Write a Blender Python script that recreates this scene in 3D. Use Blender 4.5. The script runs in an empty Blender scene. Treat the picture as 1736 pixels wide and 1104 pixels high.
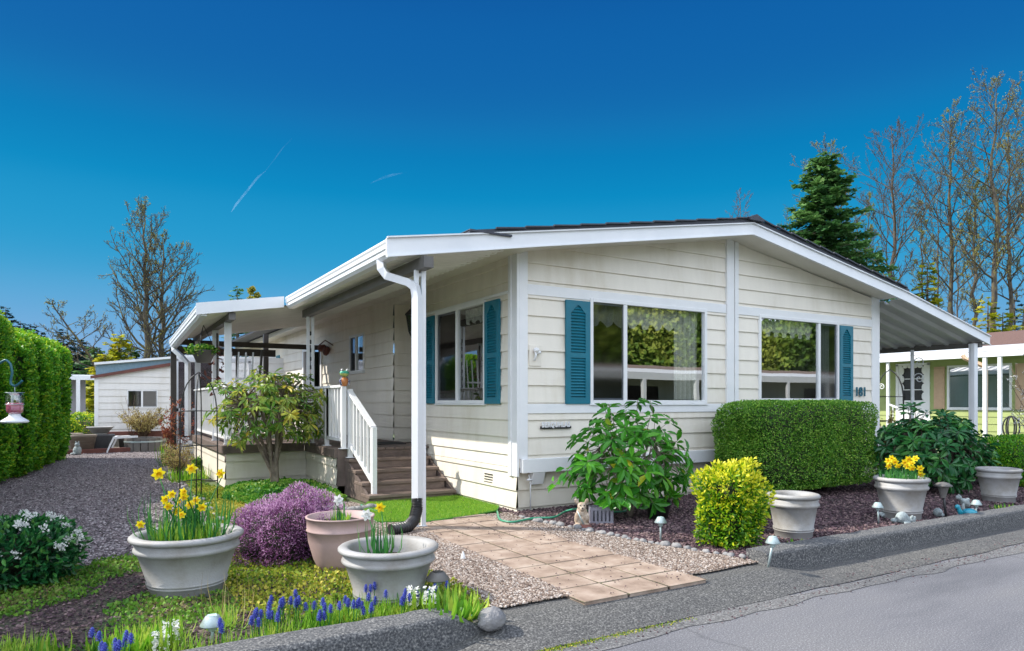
import bpy, math, random
import numpy as np
from mathutils import Vector, Matrix, noise, Euler
R_ = math.radians
sc = bpy.context.scene
COL = sc.collection
# ---------------------------------------------------------------- camera
FPX, VH, YAW, CH = 1165.0, 682.0, 0.54, 1.245
cF = np.array([math.sin(YAW), math.cos(YAW)]); cR = np.array([math.cos(YAW), -math.sin(YAW)])
CAM = np.array([-4.0677, -6.6557])
cd = bpy.data.cameras.new('camera'); cam = bpy.data.objects.new('camera', cd); COL.objects.link(cam)
cam.location = (CAM[0], CAM[1], CH); cam.rotation_euler = (math.pi/2, 0, -YAW)
cd.sensor_width = 36; cd.lens = 36*FPX/1736; cd.shift_y = (VH-552)/1736
cd.clip_start = 0.05; cd.clip_end = 20000
sc.camera = cam
# ---------------------------------------------------------------- sky, sun, exposure
SKYK = 4.75; FILL_GLOW = (10.6, 11.6, 13.4)
SUN_EL = R_(42); SUN_DIR = Vector((-0.80*math.cos(SUN_EL), 0.60*math.cos(SUN_EL), math.sin(SUN_EL)))
w = bpy.data.worlds.new('World'); sc.world = w; w.use_nodes = True
nt = w.node_tree; nt.nodes.clear()
sky = nt.nodes.new('ShaderNodeTexSky'); sky.sky_type = 'NISHITA'; sky.sun_disc = False
sky.sun_elevation = SUN_EL; sky.sun_rotation = math.atan2(SUN_DIR.x, SUN_DIR.y) % (2*math.pi)
sky.air_density = 1.0; sky.dust_density = 0.3; sky.ozone_density = 3.0; sky.altitude = 300
# deep blue spring sky: physical sky blended with a deeper blue towards the zenith, plus a patchy bright glow added behind the camera to fill the shaded walls
tc = nt.nodes.new('ShaderNodeTexCoord'); sep = nt.nodes.new('ShaderNodeSeparateXYZ'); nt.links.new(tc.outputs['Generated'], sep.inputs[0])
rp = nt.nodes.new('ShaderNodeValToRGB'); nt.links.new(sep.outputs['Z'], rp.inputs[0])
st = [(0, (.40, .50, .78)), (.07, (.23, .45, .76)), (.16, (.06, .38, .69)), (.27, (.004, .29, .60)), (.38, (.004, .17, .47)), (.5, (.003, .115, .40)), (1, (.003, .07, .3))]
rp.color_ramp.interpolation = 'CARDINAL'
while len(rp.color_ramp.elements) < len(st): rp.color_ramp.elements.new(.5)
for e, (p_, c_) in zip(rp.color_ramp.elements, st): e.position = p_
for e, (p_, c_) in zip(rp.color_ramp.elements, st): e.color = (*c_, 1)
sv = nt.nodes.new('ShaderNodeVectorMath'); sv.operation = 'SCALE'; sv.inputs['Scale'].default_value = SKYK; nt.links.new(rp.outputs[0], sv.inputs[0])
ad = nt.nodes.new('ShaderNodeMixRGB'); ad.inputs[0].default_value = .012; nt.links.new(sv.outputs[0], ad.inputs[1]); nt.links.new(sky.outputs[0], ad.inputs[2])
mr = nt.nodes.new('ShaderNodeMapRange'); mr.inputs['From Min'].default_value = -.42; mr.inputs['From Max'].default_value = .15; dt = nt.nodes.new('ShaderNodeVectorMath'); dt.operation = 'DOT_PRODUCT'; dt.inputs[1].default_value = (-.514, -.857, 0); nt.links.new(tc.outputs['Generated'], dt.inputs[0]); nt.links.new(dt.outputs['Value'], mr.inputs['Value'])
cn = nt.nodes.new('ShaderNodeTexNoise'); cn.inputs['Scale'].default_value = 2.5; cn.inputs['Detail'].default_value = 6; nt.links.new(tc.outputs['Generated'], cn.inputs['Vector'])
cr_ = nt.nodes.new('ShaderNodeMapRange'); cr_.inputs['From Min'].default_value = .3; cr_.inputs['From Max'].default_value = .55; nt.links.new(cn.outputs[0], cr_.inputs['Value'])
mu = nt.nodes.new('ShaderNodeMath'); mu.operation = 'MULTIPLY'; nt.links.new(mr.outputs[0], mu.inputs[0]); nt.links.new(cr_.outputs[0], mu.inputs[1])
cm = nt.nodes.new('ShaderNodeMixRGB'); nt.links.new(mu.outputs[0], cm.inputs[0]); nt.links.new(ad.outputs[0], cm.inputs[1]); cm.inputs[2].default_value = tuple(FILL_GLOW)+(1,)
bg = nt.nodes.new('ShaderNodeBackground'); bg.inputs[1].default_value = 0.10
wo = nt.nodes.new('ShaderNodeOutputWorld')
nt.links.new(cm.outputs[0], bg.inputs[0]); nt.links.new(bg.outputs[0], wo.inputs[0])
sl = bpy.data.lights.new('sun', 'SUN'); sl.energy = 3.3; sl.angle = R_(0.5); sl.color = (1.0, 0.94, 0.84)
so = bpy.data.objects.new('sun', sl); COL.objects.link(so)
so.rotation_euler = SUN_DIR.to_track_quat('Z', 'Y').to_euler()
sc.view_settings.view_transform = 'Standard'; sc.view_settings.look = 'None'
sc.view_settings.exposure = 1.0; sc.view_settings.gamma = 1.0
sc.render.engine = 'CYCLES'
sc.cycles.max_bounces = 8; sc.cycles.transparent_max_bounces = 12
rng = np.random.default_rng(7); random.seed(7)
# ---------------------------------------------------------------- where things stand (metres; house corner = origin, X along its front, Y along its side)
def gp(u, v, z=0.0):
    t = (z-CH)/(-(v-VH)/FPX); p = CAM + t*(cF+(u-868)/FPX*cR); return (float(p[0]), float(p[1]), z)
def pd(u, v, D):
    p = CAM + D*(cF+(u-868)/FPX*cR); return (float(p[0]), float(p[1]), CH-(v-VH)/FPX*D)
# ---------------------------------------------------------------- mesh builder
ORG = {}
def nrm(a):
    a = np.asarray(a, float); l = np.linalg.norm(a, axis=-1, keepdims=True); return a/np.maximum(l, 1e-9)
class MB:
    def __init__(s): s.V = []; s.F = []; s.R = []; s.n = 0
    def add(s, V, F, smooth=False, rnd=0.5):
        V = np.asarray(V, float); s.V.append(V)
        for f in (F if isinstance(F, list) and len(F) and isinstance(F[0], np.ndarray) and F[0].ndim == 2 else [np.asarray(F, int)]):
            s.F.append((f+s.n, smooth))
        s.R.append(np.broadcast_to(np.asarray(rnd, float), (len(V),)).copy()); s.n += len(V); return s
    def box(s, x0, x1, y0, y1, z0, z1, rnd=0.5):
        return s.obox(((x0+x1)/2, (y0+y1)/2, (z0+z1)/2), (abs(x1-x0), abs(y1-y0), abs(z1-z0)), None, rnd)
    def obox(s, c, size, M=None, rnd=0.5):
        v = np.array([[a, b, d] for d in (-.5, .5) for b in (-.5, .5) for a in (-.5, .5)])*np.array(size)
        if M is not None: v = v@np.array(M).T
        return s.add(v+np.array(c), [[0,2,3,1],[4,5,7,6],[0,1,5,4],[2,6,7,3],[1,3,7,5],[0,4,6,2]], False, rnd)
    def bar(s, p, q, w_, h_, up=(0,0,1), rnd=0.5):
        p, q = np.array(p, float), np.array(q, float); y = nrm(q-p); up = (0, 1, 0) if abs(np.dot(y, up)) > .99 else up; x = nrm(np.cross(y, up)); z = np.cross(x, y)
        return s.obox((p+q)/2, (w_, np.linalg.norm(q-p), h_), np.column_stack([x, y, z]), rnd)
    def tube(s, pts, rad, n=6, cap=True, rnd=0.5, smooth=True):
        P = np.asarray(pts, float); m = len(P)
        rad = np.broadcast_to(np.asarray(rad, float), (m,))
        T = np.empty_like(P); T[1:-1] = P[2:]-P[:-2]; T[0] = P[1]-P[0]; T[-1] = P[-1]-P[-2]; T = nrm(T)
        ref = np.array([0, 0, 1.0]) if abs(T[0][2]) < .9 else np.array([1.0, 0, 0])
        x = nrm(np.cross(T[0], ref)); X = [x]
        for i in range(1, m):
            x = nrm(x - T[i]*np.dot(x, T[i])); X.append(x)
        X = np.array(X); Y = np.cross(T, X)
        a = np.linspace(0, 2*np.pi, n, endpoint=False)
        V = P[:, None]+rad[:, None, None]*(np.cos(a)[None, :, None]*X[:, None]+np.sin(a)[None, :, None]*Y[:, None])
        i = np.arange(m-1)[:, None]*n; j = np.arange(n)[None]; k = (np.arange(n)+1)[None] % n
        F = np.stack([i+j, i+k, i+n+k, i+n+j], -1).reshape(-1, 4)
        s.add(V.reshape(-1, 3), F, smooth, rnd)
        if cap:
            for e, o in ((0, 1), (m-1, -1)):
                s.F.append((np.array([[(e*n+q) for q in (range(n-1, -1, -1) if o == 1 else range(n))]])+s.n-m*n, False))
        return s
    def lathe(s, prof, c=(0, 0, 0), n=40, M=None, rnd=0.5, smooth=True, wob=0):
        pr = np.asarray(prof, float); m = len(pr); a = np.linspace(0, 2*np.pi, n, endpoint=False)
        V = np.stack([pr[:, None, 0]*np.cos(a), pr[:, None, 0]*np.sin(a), np.repeat(pr[:, 1:2], n, 1)], -1).reshape(-1, 3)
        if M is not None: V = V@np.array(M).T
        i = np.arange(m-1)[:, None]*n; j = np.arange(n)[None]; k = (np.arange(n)+1)[None] % n
        F = np.stack([i+j, i+k, i+n+k, i+n+j], -1).reshape(-1, 4)
        return s.add(V+np.array(c), F, smooth, rnd)
    def ell(s, c, r, n=14, M=None, rnd=0.5, bump=0, seed=0, fr=3):
        m = max(6, n//2+1); th = np.linspace(0, np.pi, m); prof = np.stack([np.sin(th), -np.cos(th)], 1)
        a = np.linspace(0, 2*np.pi, n, endpoint=False)
        V = np.stack([prof[:, None, 0]*np.cos(a), prof[:, None, 0]*np.sin(a), np.repeat(prof[:, 1:2], n, 1)], -1).reshape(-1, 3)
        if bump: V = V*np.array([1+bump*noise.noise(Vector(v)*fr+Vector((seed*7.3, seed, 0))) for v in V])[:, None]
        V = V*np.array(r)
        if M is not None: V = V@np.array(M).T
        i = np.arange(m-1)[:, None]*n; j = np.arange(n)[None]; k = (np.arange(n)+1)[None] % n
        return s.add(V+np.array(c), np.stack([i+j, i+k, i+n+k, i+n+j], -1).reshape(-1, 4), True, rnd)
    def prism(s, poly, d, off=(0, 0, 0)):   # poly: 3D points in a plane, extruded by vector d
        P = np.asarray(poly, float); n = len(P); V = np.concatenate([P, P+np.asarray(d, float)])+np.array(off)
        s.add(V, [np.array([[i, (i+1) % n, (i+1) % n+n, i+n] for i in range(n)])])
        b = s.n-2*n
        s.F.append((np.array([list(range(n))[::-1]])+b, False)); s.F.append((np.array([list(range(n, 2*n))])+b, False))
        return s
    def scatter(s, tmpl, P, D, U, S, rnd=None, smooth=False, S2=None):
        tv, tf = tmpl; P = np.asarray(P, float); D = nrm(D); X = nrm(np.cross(D, U)); Z = np.cross(X, D)
        S = np.broadcast_to(np.asarray(S, float), (len(P),)); W = S if S2 is None else np.broadcast_to(S2, (len(P),))
        V = P[:, None]+(tv[None, :, 0:1]*X[:, None])*W[:, None, None]+(tv[None, :, 1:2]*D[:, None])*S[:, None, None]+(tv[None, :, 2:3]*Z[:, None])*S[:, None, None]
        k = len(tv); o = (np.arange(len(P))*k)[:, None, None]
        if rnd is None: rnd = rng.random(len(P))
        Fs = [(f[None]+o).reshape(-1, f.shape[1]) for f in tf]
        s.V.append(V.reshape(-1, 3)); s.R.append(np.repeat(rnd, k))
        for f in Fs: s.F.append((f+s.n, smooth))
        s.n += len(P)*k; return s
    def build(s, name, m, parent=None, bevel=0, loc=None):
        V = np.concatenate(s.V) if s.V else np.zeros((0, 3)); L = ORG.get(parent.name, np.zeros(3)) if parent else (np.array(loc) if loc is not None else np.zeros(3))
        V = V-L
        me = bpy.data.meshes.new(name)
        tot = sum(f.size for f, _ in s.F); nf = sum(len(f) for f, _ in s.F)
        me.vertices.add(len(V)); me.loops.add(tot); me.polygons.add(nf)
        me.vertices.foreach_set('co', V.astype(np.float32).ravel())
        me.loops.foreach_set('vertex_index', np.concatenate([f.ravel() for f, _ in s.F]).astype(np.int32))
        sz = np.concatenate([np.full(len(f), f.shape[1]) for f, _ in s.F]); st = np.concatenate([[0], np.cumsum(sz)[:-1]])
        me.polygons.foreach_set('loop_start', st.astype(np.int32))
        me.polygons.foreach_set('use_smooth', np.concatenate([np.full(len(f), b) for f, b in s.F]))
        at = me.attributes.new('rnd', 'FLOAT', 'POINT'); at.data.foreach_set('value', np.concatenate(s.R).astype(np.float32))
        me.update(calc_edges=True); me.validate()
        me.materials.append(m)
        o = bpy.data.objects.new(name, me); COL.objects.link(o); o.parent = parent
        if parent is None: o.location = L
        ORG[o.name] = L
        if bevel:
            b = o.modifiers.new('bevel', 'BEVEL'); b.width = bevel; b.segments = 2; b.limit_method = 'ANGLE'; b.angle_limit = R_(50)
        return o
def tag(o, label=None, cat=None, group=None, kind=None):
    if label: o['label'] = label
    if cat: o['category'] = cat
    if group: o['group'] = group
    if kind: o['kind'] = kind
    return o
def thing(name, label, cat, loc=(0, 0, 0), group=None):
    o = bpy.data.objects.new(name, None); COL.objects.link(o); o.location = loc; o.empty_display_size = .1
    ORG[o.name] = np.array(loc, float); return tag(o, label, cat, group)
def dup(o, loc=None, rot=None, scale=None, label=None, parent=None):
    c = o.copy(); COL.objects.link(c); c.parent = parent
    if loc is not None: c.location = loc
    if rot is not None: c.rotation_euler = rot
    if scale is not None: c.scale = (scale,)*3 if np.isscalar(scale) else scale
    if label: c['label'] = label
    for ch in o.children: dup(ch, parent=c)
    return c
# ---------------------------------------------------------------- materials
def newmat(name):
    m = bpy.data.materials.new(name); m.use_nodes = True; t = m.node_tree; b = t.nodes['Principled BSDF']; return m, t, b
def N(t, k, **kw):
    n = t.nodes.new(k)
    for a, v in kw.items():
        if a in n.inputs: n.inputs[a].default_value = v
        else: setattr(n, a, v)
    return n
def ramp(t, cols, src, pos=None, interp='LINEAR'):
    r = t.nodes.new('ShaderNodeValToRGB'); e = r.color_ramp.elements; r.color_ramp.interpolation = interp
    while len(e) < len(cols): e.new(0.5)
    for i, c in enumerate(cols):
        e[i].position = pos[i] if pos else i/max(1, len(cols)-1)
    for i, c in enumerate(cols): e[i].color = (*c, 1)
    t.links.new(src, r.inputs[0]); return r
def coords(t, sc_=(1, 1, 1)):
    g = N(t, 'ShaderNodeTexCoord'); mp = N(t, 'ShaderNodeMapping'); mp.inputs['Scale'].default_value = sc_
    t.links.new(g.outputs['Object'], mp.inputs[0]); return mp.outputs[0]
def pm(name, c1, c2=None, scale=8, rough=.6, bump=.1, bscale=None, metal=0, stretch=(1, 1, 1), spec=.5, detail=6, cols=None, pos=None):
    m, t, b = newmat(name); co = coords(t, stretch)
    n = N(t, 'ShaderNodeTexNoise', Scale=scale, Detail=detail, Roughness=.6); t.links.new(co, n.inputs['Vector'])
    if cols is None: cols = [c1, c2 or tuple(x*.85 for x in c1)]; pos = [.3, .7]
    r = ramp(t, cols, n.outputs[0], pos); t.links.new(r.outputs[0], b.inputs['Base Color'])
    b.inputs['Roughness'].default_value = rough; b.inputs['Metallic'].default_value = metal
    b.inputs['Specular IOR Level'].default_value = spec
    if bump:
        n2 = N(t, 'ShaderNodeTexNoise', Scale=bscale or scale*6, Detail=4); t.links.new(co, n2.inputs['Vector'])
        bp = N(t, 'ShaderNodeBump', Strength=bump, Distance=.02); t.links.new(n2.outputs[0], bp.inputs['Height']); t.links.new(bp.outputs[0], b.inputs['Normal'])
    return m
def leafmat(name, cols, rough=.45, trans=.3, pos=None, spec=.4):
    m, t, b = newmat(name); a = N(t, 'ShaderNodeAttribute', attribute_name='rnd')
    r = ramp(t, cols, a.outputs['Fac'], pos); t.links.new(r.outputs[0], b.inputs['Base Color'])
    b.inputs['Roughness'].default_value = rough; b.inputs['Specular IOR Level'].default_value = spec
    tr = N(t, 'ShaderNodeBsdfTranslucent'); t.links.new(r.outputs[0], tr.inputs[0])
    mx = N(t, 'ShaderNodeMixShader'); mx.inputs[0].default_value = trans
    out = t.nodes['Material Output']; t.links.new(b.outputs[0], mx.inputs[1]); t.links.new(tr.outputs[0], mx.inputs[2]); t.links.new(mx.outputs[0], out.inputs[0])
    return m
def stones(name, cols, scale=45, bump=.8, dist=.012, patch=None, dark=(.02, .018, .015)):
    m, t, b = newmat(name); co = coords(t)
    ns = N(t, 'ShaderNodeTexNoise', Scale=scale*.6, Detail=2); t.links.new(co, ns.inputs['Vector'])
    mxv = N(t, 'ShaderNodeMixRGB'); mxv.inputs[0].default_value = .03; t.links.new(co, mxv.inputs[1]); t.links.new(ns.outputs['Color'], mxv.inputs[2])
    v = N(t, 'ShaderNodeTexVoronoi', Scale=scale); t.links.new(mxv.outputs[0], v.inputs['Vector'])
    sx = N(t, 'ShaderNodeSeparateColor'); t.links.new(v.outputs['Color'], sx.inputs[0])
    r = ramp(t, cols, sx.outputs[0])
    mul = ramp(t, [(1, 1, 1), (1, 1, 1), (.15, .15, .15)], v.outputs['Distance'], [0, .45, .8])
    mm = N(t, 'ShaderNodeMixRGB', blend_type='MULTIPLY'); mm.inputs[0].default_value = 1
    t.links.new(r.outputs[0], mm.inputs[1]); t.links.new(mul.outputs[0], mm.inputs[2])
    last = mm.outputs[0]
    if patch:
        n = N(t, 'ShaderNodeTexNoise', Scale=patch[0], Detail=5); t.links.new(co, n.inputs['Vector'])
        pr = ramp(t, [(0, 0, 0), (1, 1, 1)], n.outputs[0], [patch[2], patch[2]+.12])
        m2 = N(t, 'ShaderNodeMixRGB'); t.links.new(pr.outputs[0], m2.inputs[0]); t.links.new(last, m2.inputs[1]); m2.inputs[2].default_value = (*patch[1], 1); last = m2.outputs[0]
    t.links.new(last, b.inputs['Base Color']); b.inputs['Roughness'].default_value = .85
    inv = N(t, 'ShaderNodeMath', operation='SUBTRACT'); inv.inputs[0].default_value = 1; t.links.new(v.outputs['Distance'], inv.inputs[1])
    bp = N(t, 'ShaderNodeBump', Strength=bump, Distance=dist); t.links.new(inv.outputs[0], bp.inputs['Height']); t.links.new(bp.outputs[0], b.inputs['Normal'])
    return m
def glassmat(name, tint=(.5, .55, .55), fac=.5, rough=.0, gl=(.95, .97, 1)):
    m, t, b = newmat(name); t.nodes.remove(b)
    g = N(t, 'ShaderNodeBsdfGlossy'); g.inputs['Roughness'].default_value = rough; g.inputs[0].default_value = (*gl, 1)
    tr = N(t, 'ShaderNodeBsdfTransparent'); tr.inputs[0].default_value = (*tint, 1)
    mx = N(t, 'ShaderNodeMixShader'); mx.inputs[0].default_value = fac
    co = coords(t); n = N(t, 'ShaderNodeTexNoise', Scale=1.3, Detail=1); t.links.new(co, n.inputs['Vector'])
    bp = N(t, 'ShaderNodeBump', Strength=.05, Distance=.02); t.links.new(n.outputs[0], bp.inputs['Height']); t.links.new(bp.outputs[0], g.inputs['Normal'])
    t.links.new(tr.outputs[0], mx.inputs[1]); t.links.new(g.outputs[0], mx.inputs[2]); t.links.new(mx.outputs[0], t.nodes['Material Output'].inputs[0])
    return m
def sidingmat(name, c, grime=(.55, .5, .42)):
    m, t, b = newmat(name); co = coords(t, (1, 1, .25))
    n = N(t, 'ShaderNodeTexNoise', Scale=2.2, Detail=6, Roughness=.65); t.links.new(co, n.inputs['Vector'])
    r = ramp(t, [tuple(x*g for x, g in zip(c, (.80, .77, .70))), tuple(x*.96 for x in c), tuple(min(1, x*1.05) for x in c)], n.outputs[0], [.25, .48, .72])
    t.links.new(r.outputs[0], b.inputs['Base Color']); b.inputs['Roughness'].default_value = .5
    co2 = coords(t, (3, 3, 60)); n2 = N(t, 'ShaderNodeTexNoise', Scale=3, Detail=5); t.links.new(co2, n2.inputs['Vector'])
    bp = N(t, 'ShaderNodeBump', Strength=.12, Distance=.01); t.links.new(n2.outputs[0], bp.inputs['Height']); t.links.new(bp.outputs[0], b.inputs['Normal'])
    return m
M_ = dict(
 siding=sidingmat('siding_paint', (.79, .735, .64)),
 skirt=sidingmat('skirt_paint', (.76, .70, .60)),
 white=pm('white_trim', (.80, .80, .80), (.72, .73, .74), 3, .4, .04, 40),
 alu=pm('white_aluminium', (.78, .79, .81), (.68, .70, .73), 2, .3, .03, 30, spec=.6),
 soffit=pm('soffit_panel', (.74, .71, .64), (.66, .62, .54), 2, .45, .03, 20),
 pan=pm('awning_pan', (.80, .78, .72), (.68, .66, .60), 2.5, .35, .03, 20),
 dark=pm('bronze_metal', (.035, .03, .028), (.06, .05, .045), 5, .4, .05),
 beam=pm('grey_beam', (.15, .14, .13), (.10, .095, .09), 5, .5, .05),
 teal=pm('teal_shutter', (.0035, .16, .23), (.005, .13, .19), 6, .4, .03, 60),
 roof=pm('dark_blue_roof', (.03, .034, .05), (.045, .05, .07), 10, .55, .3, 60),
 glass=glassmat('window_glass', (.85, .88, .88), .38),
 glassd=glassmat('screened_glass', (.3, .32, .36), .14, .05),
 room=pm('room_wall', (.2, .18, .15), (.16, .14, .12), 1, .9, 0),
 lace=pm('lace_curtain', (.75, .74, .66), (.5, .5, .42), 60, .9, .1),
 deck=pm('deck_boards', (.19, .14, .12), (.09, .068, .058), 4, .65, .3, 40, stretch=(1, 6, 1)),
 deckx=pm('step_boards', (.24, .175, .145), (.12, .088, .073), 4, .65, .3, 40, stretch=(1, 8, 3)),
 black=pm('black_plastic', (.02, .02, .022), (.035, .035, .038), 10, .4, .1),
 blackm=pm('black_iron', (.018, .018, .02), (.03, .03, .03), 20, .45, .1),
 hose=pm('green_hose', (.03, .22, .13), (.05, .3, .18), 30, .35, .02),
 pot=pm('stone_grey_pot', None, None, 3.5, .6, .12, 90, cols=[(.22, .20, .17), (.32, .315, .31), (.38, .38, .38)], pos=[.28, .5, .7]),
 potp=pm('pink_terracotta', (.46, .32, .30), (.38, .27, .255), 9, .6, .08, 90),
 soil=pm('potting_soil', (.05, .035, .025), (.02, .015, .012), 40, .95, .8, 90),
 bark=pm('grey_bark', (.14, .11, .085), (.05, .038, .03), 6, .9, .6, 30, stretch=(1, 1, .3)),
 barky=pm('mossy_bark', None, None, 3, .9, .5, 20, stretch=(1, 1, .4), cols=[(.035, .03, .028), (.09, .075, .055), (.20, .17, .04)], pos=[.35, .52, .72]),
 barkl=pm('light_bark', (.32, .26, .21), (.12, .09, .07), 9, .9, .6, 40),
 twig=pm('brown_twigs', (.16, .10, .07), (.08, .05, .035), 20, .8, .3),
 concrete=pm('kerb_concrete', None, None, 85, .9, .25, 85, detail=5, cols=[(.035, .036, .04), (.11, .112, .115), (.30, .29, .27)], pos=[.36, .54, .70]),
 steel=pm('brushed_steel', (.42, .50, .50), (.34, .42, .43), 20, .42, .03, metal=.45),
 lens=pm('solar_lens', (.55, .7, .68), (.45, .62, .62), 20, .15, 0),
 stone=pm('grey_stone', (.32, .31, .30), (.16, .16, .17), 9, .85, .6, 50),
 statue=pm('weathered_statue', (.38, .42, .42), (.22, .27, .28), 25, .8, .5, 90),
 tealst=pm('teal_glaze', (.03, .33, .42), (.02, .20, .30), 14, .3, .15, 60),
 rust=pm('red_brown_beam', (.16, .05, .035), (.09, .03, .025), 5, .6, .2),
 wood=pm('weathered_wood', (.22, .18, .14), (.12, .10, .08), 6, .8, .4, 40, stretch=(1, 1, 4)),
)
# leaf templates: x width, y length, z normal
LEAF = (np.array([[0,0,0],[.5,.4,.06],[.42,.72,.05],[0,1,-.10],[-.42,.72,.05],[-.5,.4,.06],[0,.42,-.05],[0,.74,-.06]]), [np.array([[0,1,6],[5,0,6],[2,3,7],[3,4,7]]), np.array([[1,2,7,6],[6,7,4,5]])])
LEAF4 = (np.array([[0,0,0],[.5,.5,.10],[0,1,0],[-.5,.5,.10]]), [np.array([[0,1,2],[0,2,3]])])
SPRAY = (np.array([[0,0,0],[.35,.35,.05],[.12,.4,0],[.45,.8,.04],[0,1,0],[-.4,.75,-.04],[-.1,.45,0],[-.38,.3,.02]]), [np.array([[0,1,2],[2,3,4],[4,5,6],[6,7,0],[0,2,6],[2,4,6]])])
BLADE = (np.array([[-.5,0,0],[.5,0,0],[.42,.4,.05],[-.42,.4,.05],[.28,.75,-.06],[-.28,.75,-.06],[0,1,-.24]]), [np.array([[0,1,2,3],[3,2,4,5]]), np.array([[5,4,6]])])
TRI = (np.array([[-.5,0,0],[.5,0,0],[0,1,0]]), [np.array([[0,1,2]])])
PEB = (np.array([[.5,0,0],[0,.5,0],[-.5,0,0],[0,-.5,0],[.22,.22,.3],[-.22,.25,.28],[-.2,-.25,.32],[.25,-.2,.28]]), [np.array([[4,5,6,7],[0,1,5,4],[1,2,6,5],[2,3,7,6],[3,0,4,7]])])
def rdir(n, up=0.0):
    d = rng.normal(size=(n, 3)); d = nrm(d); d[:, 2] += up; return nrm(d)
def nz(P, f, seed=0):
    return np.array([noise.noise(Vector(p)*f+Vector((seed*3.1, seed*1.7, seed))) for p in P])
LF = dict(
 box=leafmat('boxwood_leaves', [(.012, .06, .006), (.045, .18, .012), (.13, .33, .025), (.38, .56, .09)], .4, .25),
 arb=leafmat('arborvitae_sprays', [(.02, .09, .006), (.05, .22, .010), (.13, .38, .015), (.40, .52, .02)], .5, .35),
 rho=leafmat('rhododendron_leaves', [(.03, .17, .02), (.07, .30, .02), (.14, .42, .03), (.50, .48, .03)], .32, .35, pos=[0, .5, .85, 1]),
 rhoy=leafmat('pale_rhododendron_leaves', [(.05, .16, .02), (.15, .30, .04), (.42, .48, .10), (.70, .56, .07)], .3, .35, pos=[0, .3, .7, 1]),
 rhod=leafmat('deep_rhododendron_leaves', [(.01, .07, .025), (.02, .13, .035), (.05, .2, .04), (.12, .3, .06)], .28, .2),
 gold=leafmat('golden_leaves', [(.06, .20, .01), (.20, .40, .01), (.66, .66, .02), (.85, .80, .08)], .4, .35, pos=[0, .35, .65, 1]),
 hea=leafmat('heather_bloom', [(.035, .04, .02), (.12, .03, .10), (.31, .11, .29), (.72, .46, .66)], .7, .3, pos=[0, .2, .6, 1]),
 grass=leafmat('bright_grass', [(.06, .20, .01), (.14, .36, .02), (.28, .50, .04), (.45, .55, .08)], .5, .35),
 moss=leafmat('moss_cover', [(.05, .13, .01), (.14, .26, .015), (.32, .36, .03), (.52, .44, .07)], .7, .25),
 farw=leafmat('street_foliage', [(.025, .06, .012), (.08, .17, .025), (.22, .34, .04), (.42, .46, .08)], .7, .2),
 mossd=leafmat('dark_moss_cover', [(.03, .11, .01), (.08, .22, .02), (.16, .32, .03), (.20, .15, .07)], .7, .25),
 cover=leafmat('ground_cover', [(.02, .12, .015), (.06, .24, .02), (.20, .38, .04), (.45, .50, .12)], .5, .3),
 daf=leafmat('daffodil_leaves', [(.02, .12, .03), (.04, .2, .04), (.10, .32, .05)], .4, .3),
 yel=leafmat('yellow_petals', [(.85, .70, .01), (.9, .78, .03)], .5, .3),
 ora=leafmat('orange_trumpet', [(.88, .56, .005), (.9, .64, .01)], .5, .3),
 whi=leafmat('white_petals', [(.75, .75, .72), (.88, .88, .85)], .5, .3),
 mus=leafmat('blue_bells', [(.03, .04, .22), (.06, .08, .40), (.12, .15, .55)], .5, .2),
 fir=leafmat('fir_needles', [(.025, .075, .025), (.06, .17, .05), (.14, .29, .08), (.26, .40, .13)], .6, .3),
 firb=leafmat('blue_far_needles', [(.012, .035, .04), (.02, .06, .06), (.03, .09, .08)], .7, .1),
 firy=leafmat('yellow_green_needles', [(.06, .10, .01), (.24, .28, .012), (.48, .46, .02), (.62, .55, .04)], .6, .45),
 bud=leafmat('spring_buds', [(.18, .18, .03), (.34, .34, .04), (.42, .36, .08)], .6, .3),
 red=leafmat('red_young_leaves', [(.20, .04, .03), (.38, .10, .06), (.42, .2, .08)], .4, .3),
 tan=leafmat('tan_buds', [(.25, .17, .08), (.45, .36, .12), (.5, .45, .2)], .6, .3),
 bark=leafmat('bark_chips', [(.03, .018, .022), (.07, .04, .05), (.13, .08, .09), (.24, .17, .16)], .8, 0),
 peb=leafmat('pebbles', [(.10, .07, .055), (.22, .16, .125), (.33, .27, .23), (.52, .47, .43)], .75, 0),
 pebd=leafmat('dark_pebbles', [(.06, .05, .052), (.17, .135, .145), (.29, .24, .25), (.52, .47, .47)], .75, 0),
)
# ================================================================= THE GROUND
def inpoly(P, poly):
    x, y = P[:, 0], P[:, 1]; c = np.zeros(len(P), bool); n = len(poly)
    for i in range(n):
        x0, y0 = poly[i]; x1, y1 = poly[(i+1) % n]
        if y0 == y1: continue
        k = ((y0 > y) != (y1 > y)) & (x < (x1-x0)*(y-y0)/(y1-y0)+x0); c ^= k
    return c
def sample(poly, n, z=0.0):
    p = np.array(poly); lo, hi = p.min(0), p.max(0); out = []
    while sum(map(len, out)) < n:
        q = lo+(hi-lo)*rng.random((n*2, 2)); out.append(q[inpoly(q, poly)])
    q = np.concatenate(out)[:n]; return np.column_stack([q, np.full(n, z)])
def wavy(poly, step=.15, amp=.04, seed=0):
    out = []; n = len(poly)
    for i in range(n):
        a, b = np.array(poly[i], float), np.array(poly[(i+1) % n], float); L = np.linalg.norm(b-a)
        k = max(1, int(L/step)); nn = np.array([-(b-a)[1], (b-a)[0]])/max(L, 1e-6)
        for j in range(k):
            p = a+(b-a)*j/k; o = amp*noise.noise(Vector((p[0]*2.2, p[1]*2.2, seed)))*2 if L < 30 else 0
            out.append(tuple(p+nn*o))
    return out
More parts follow.
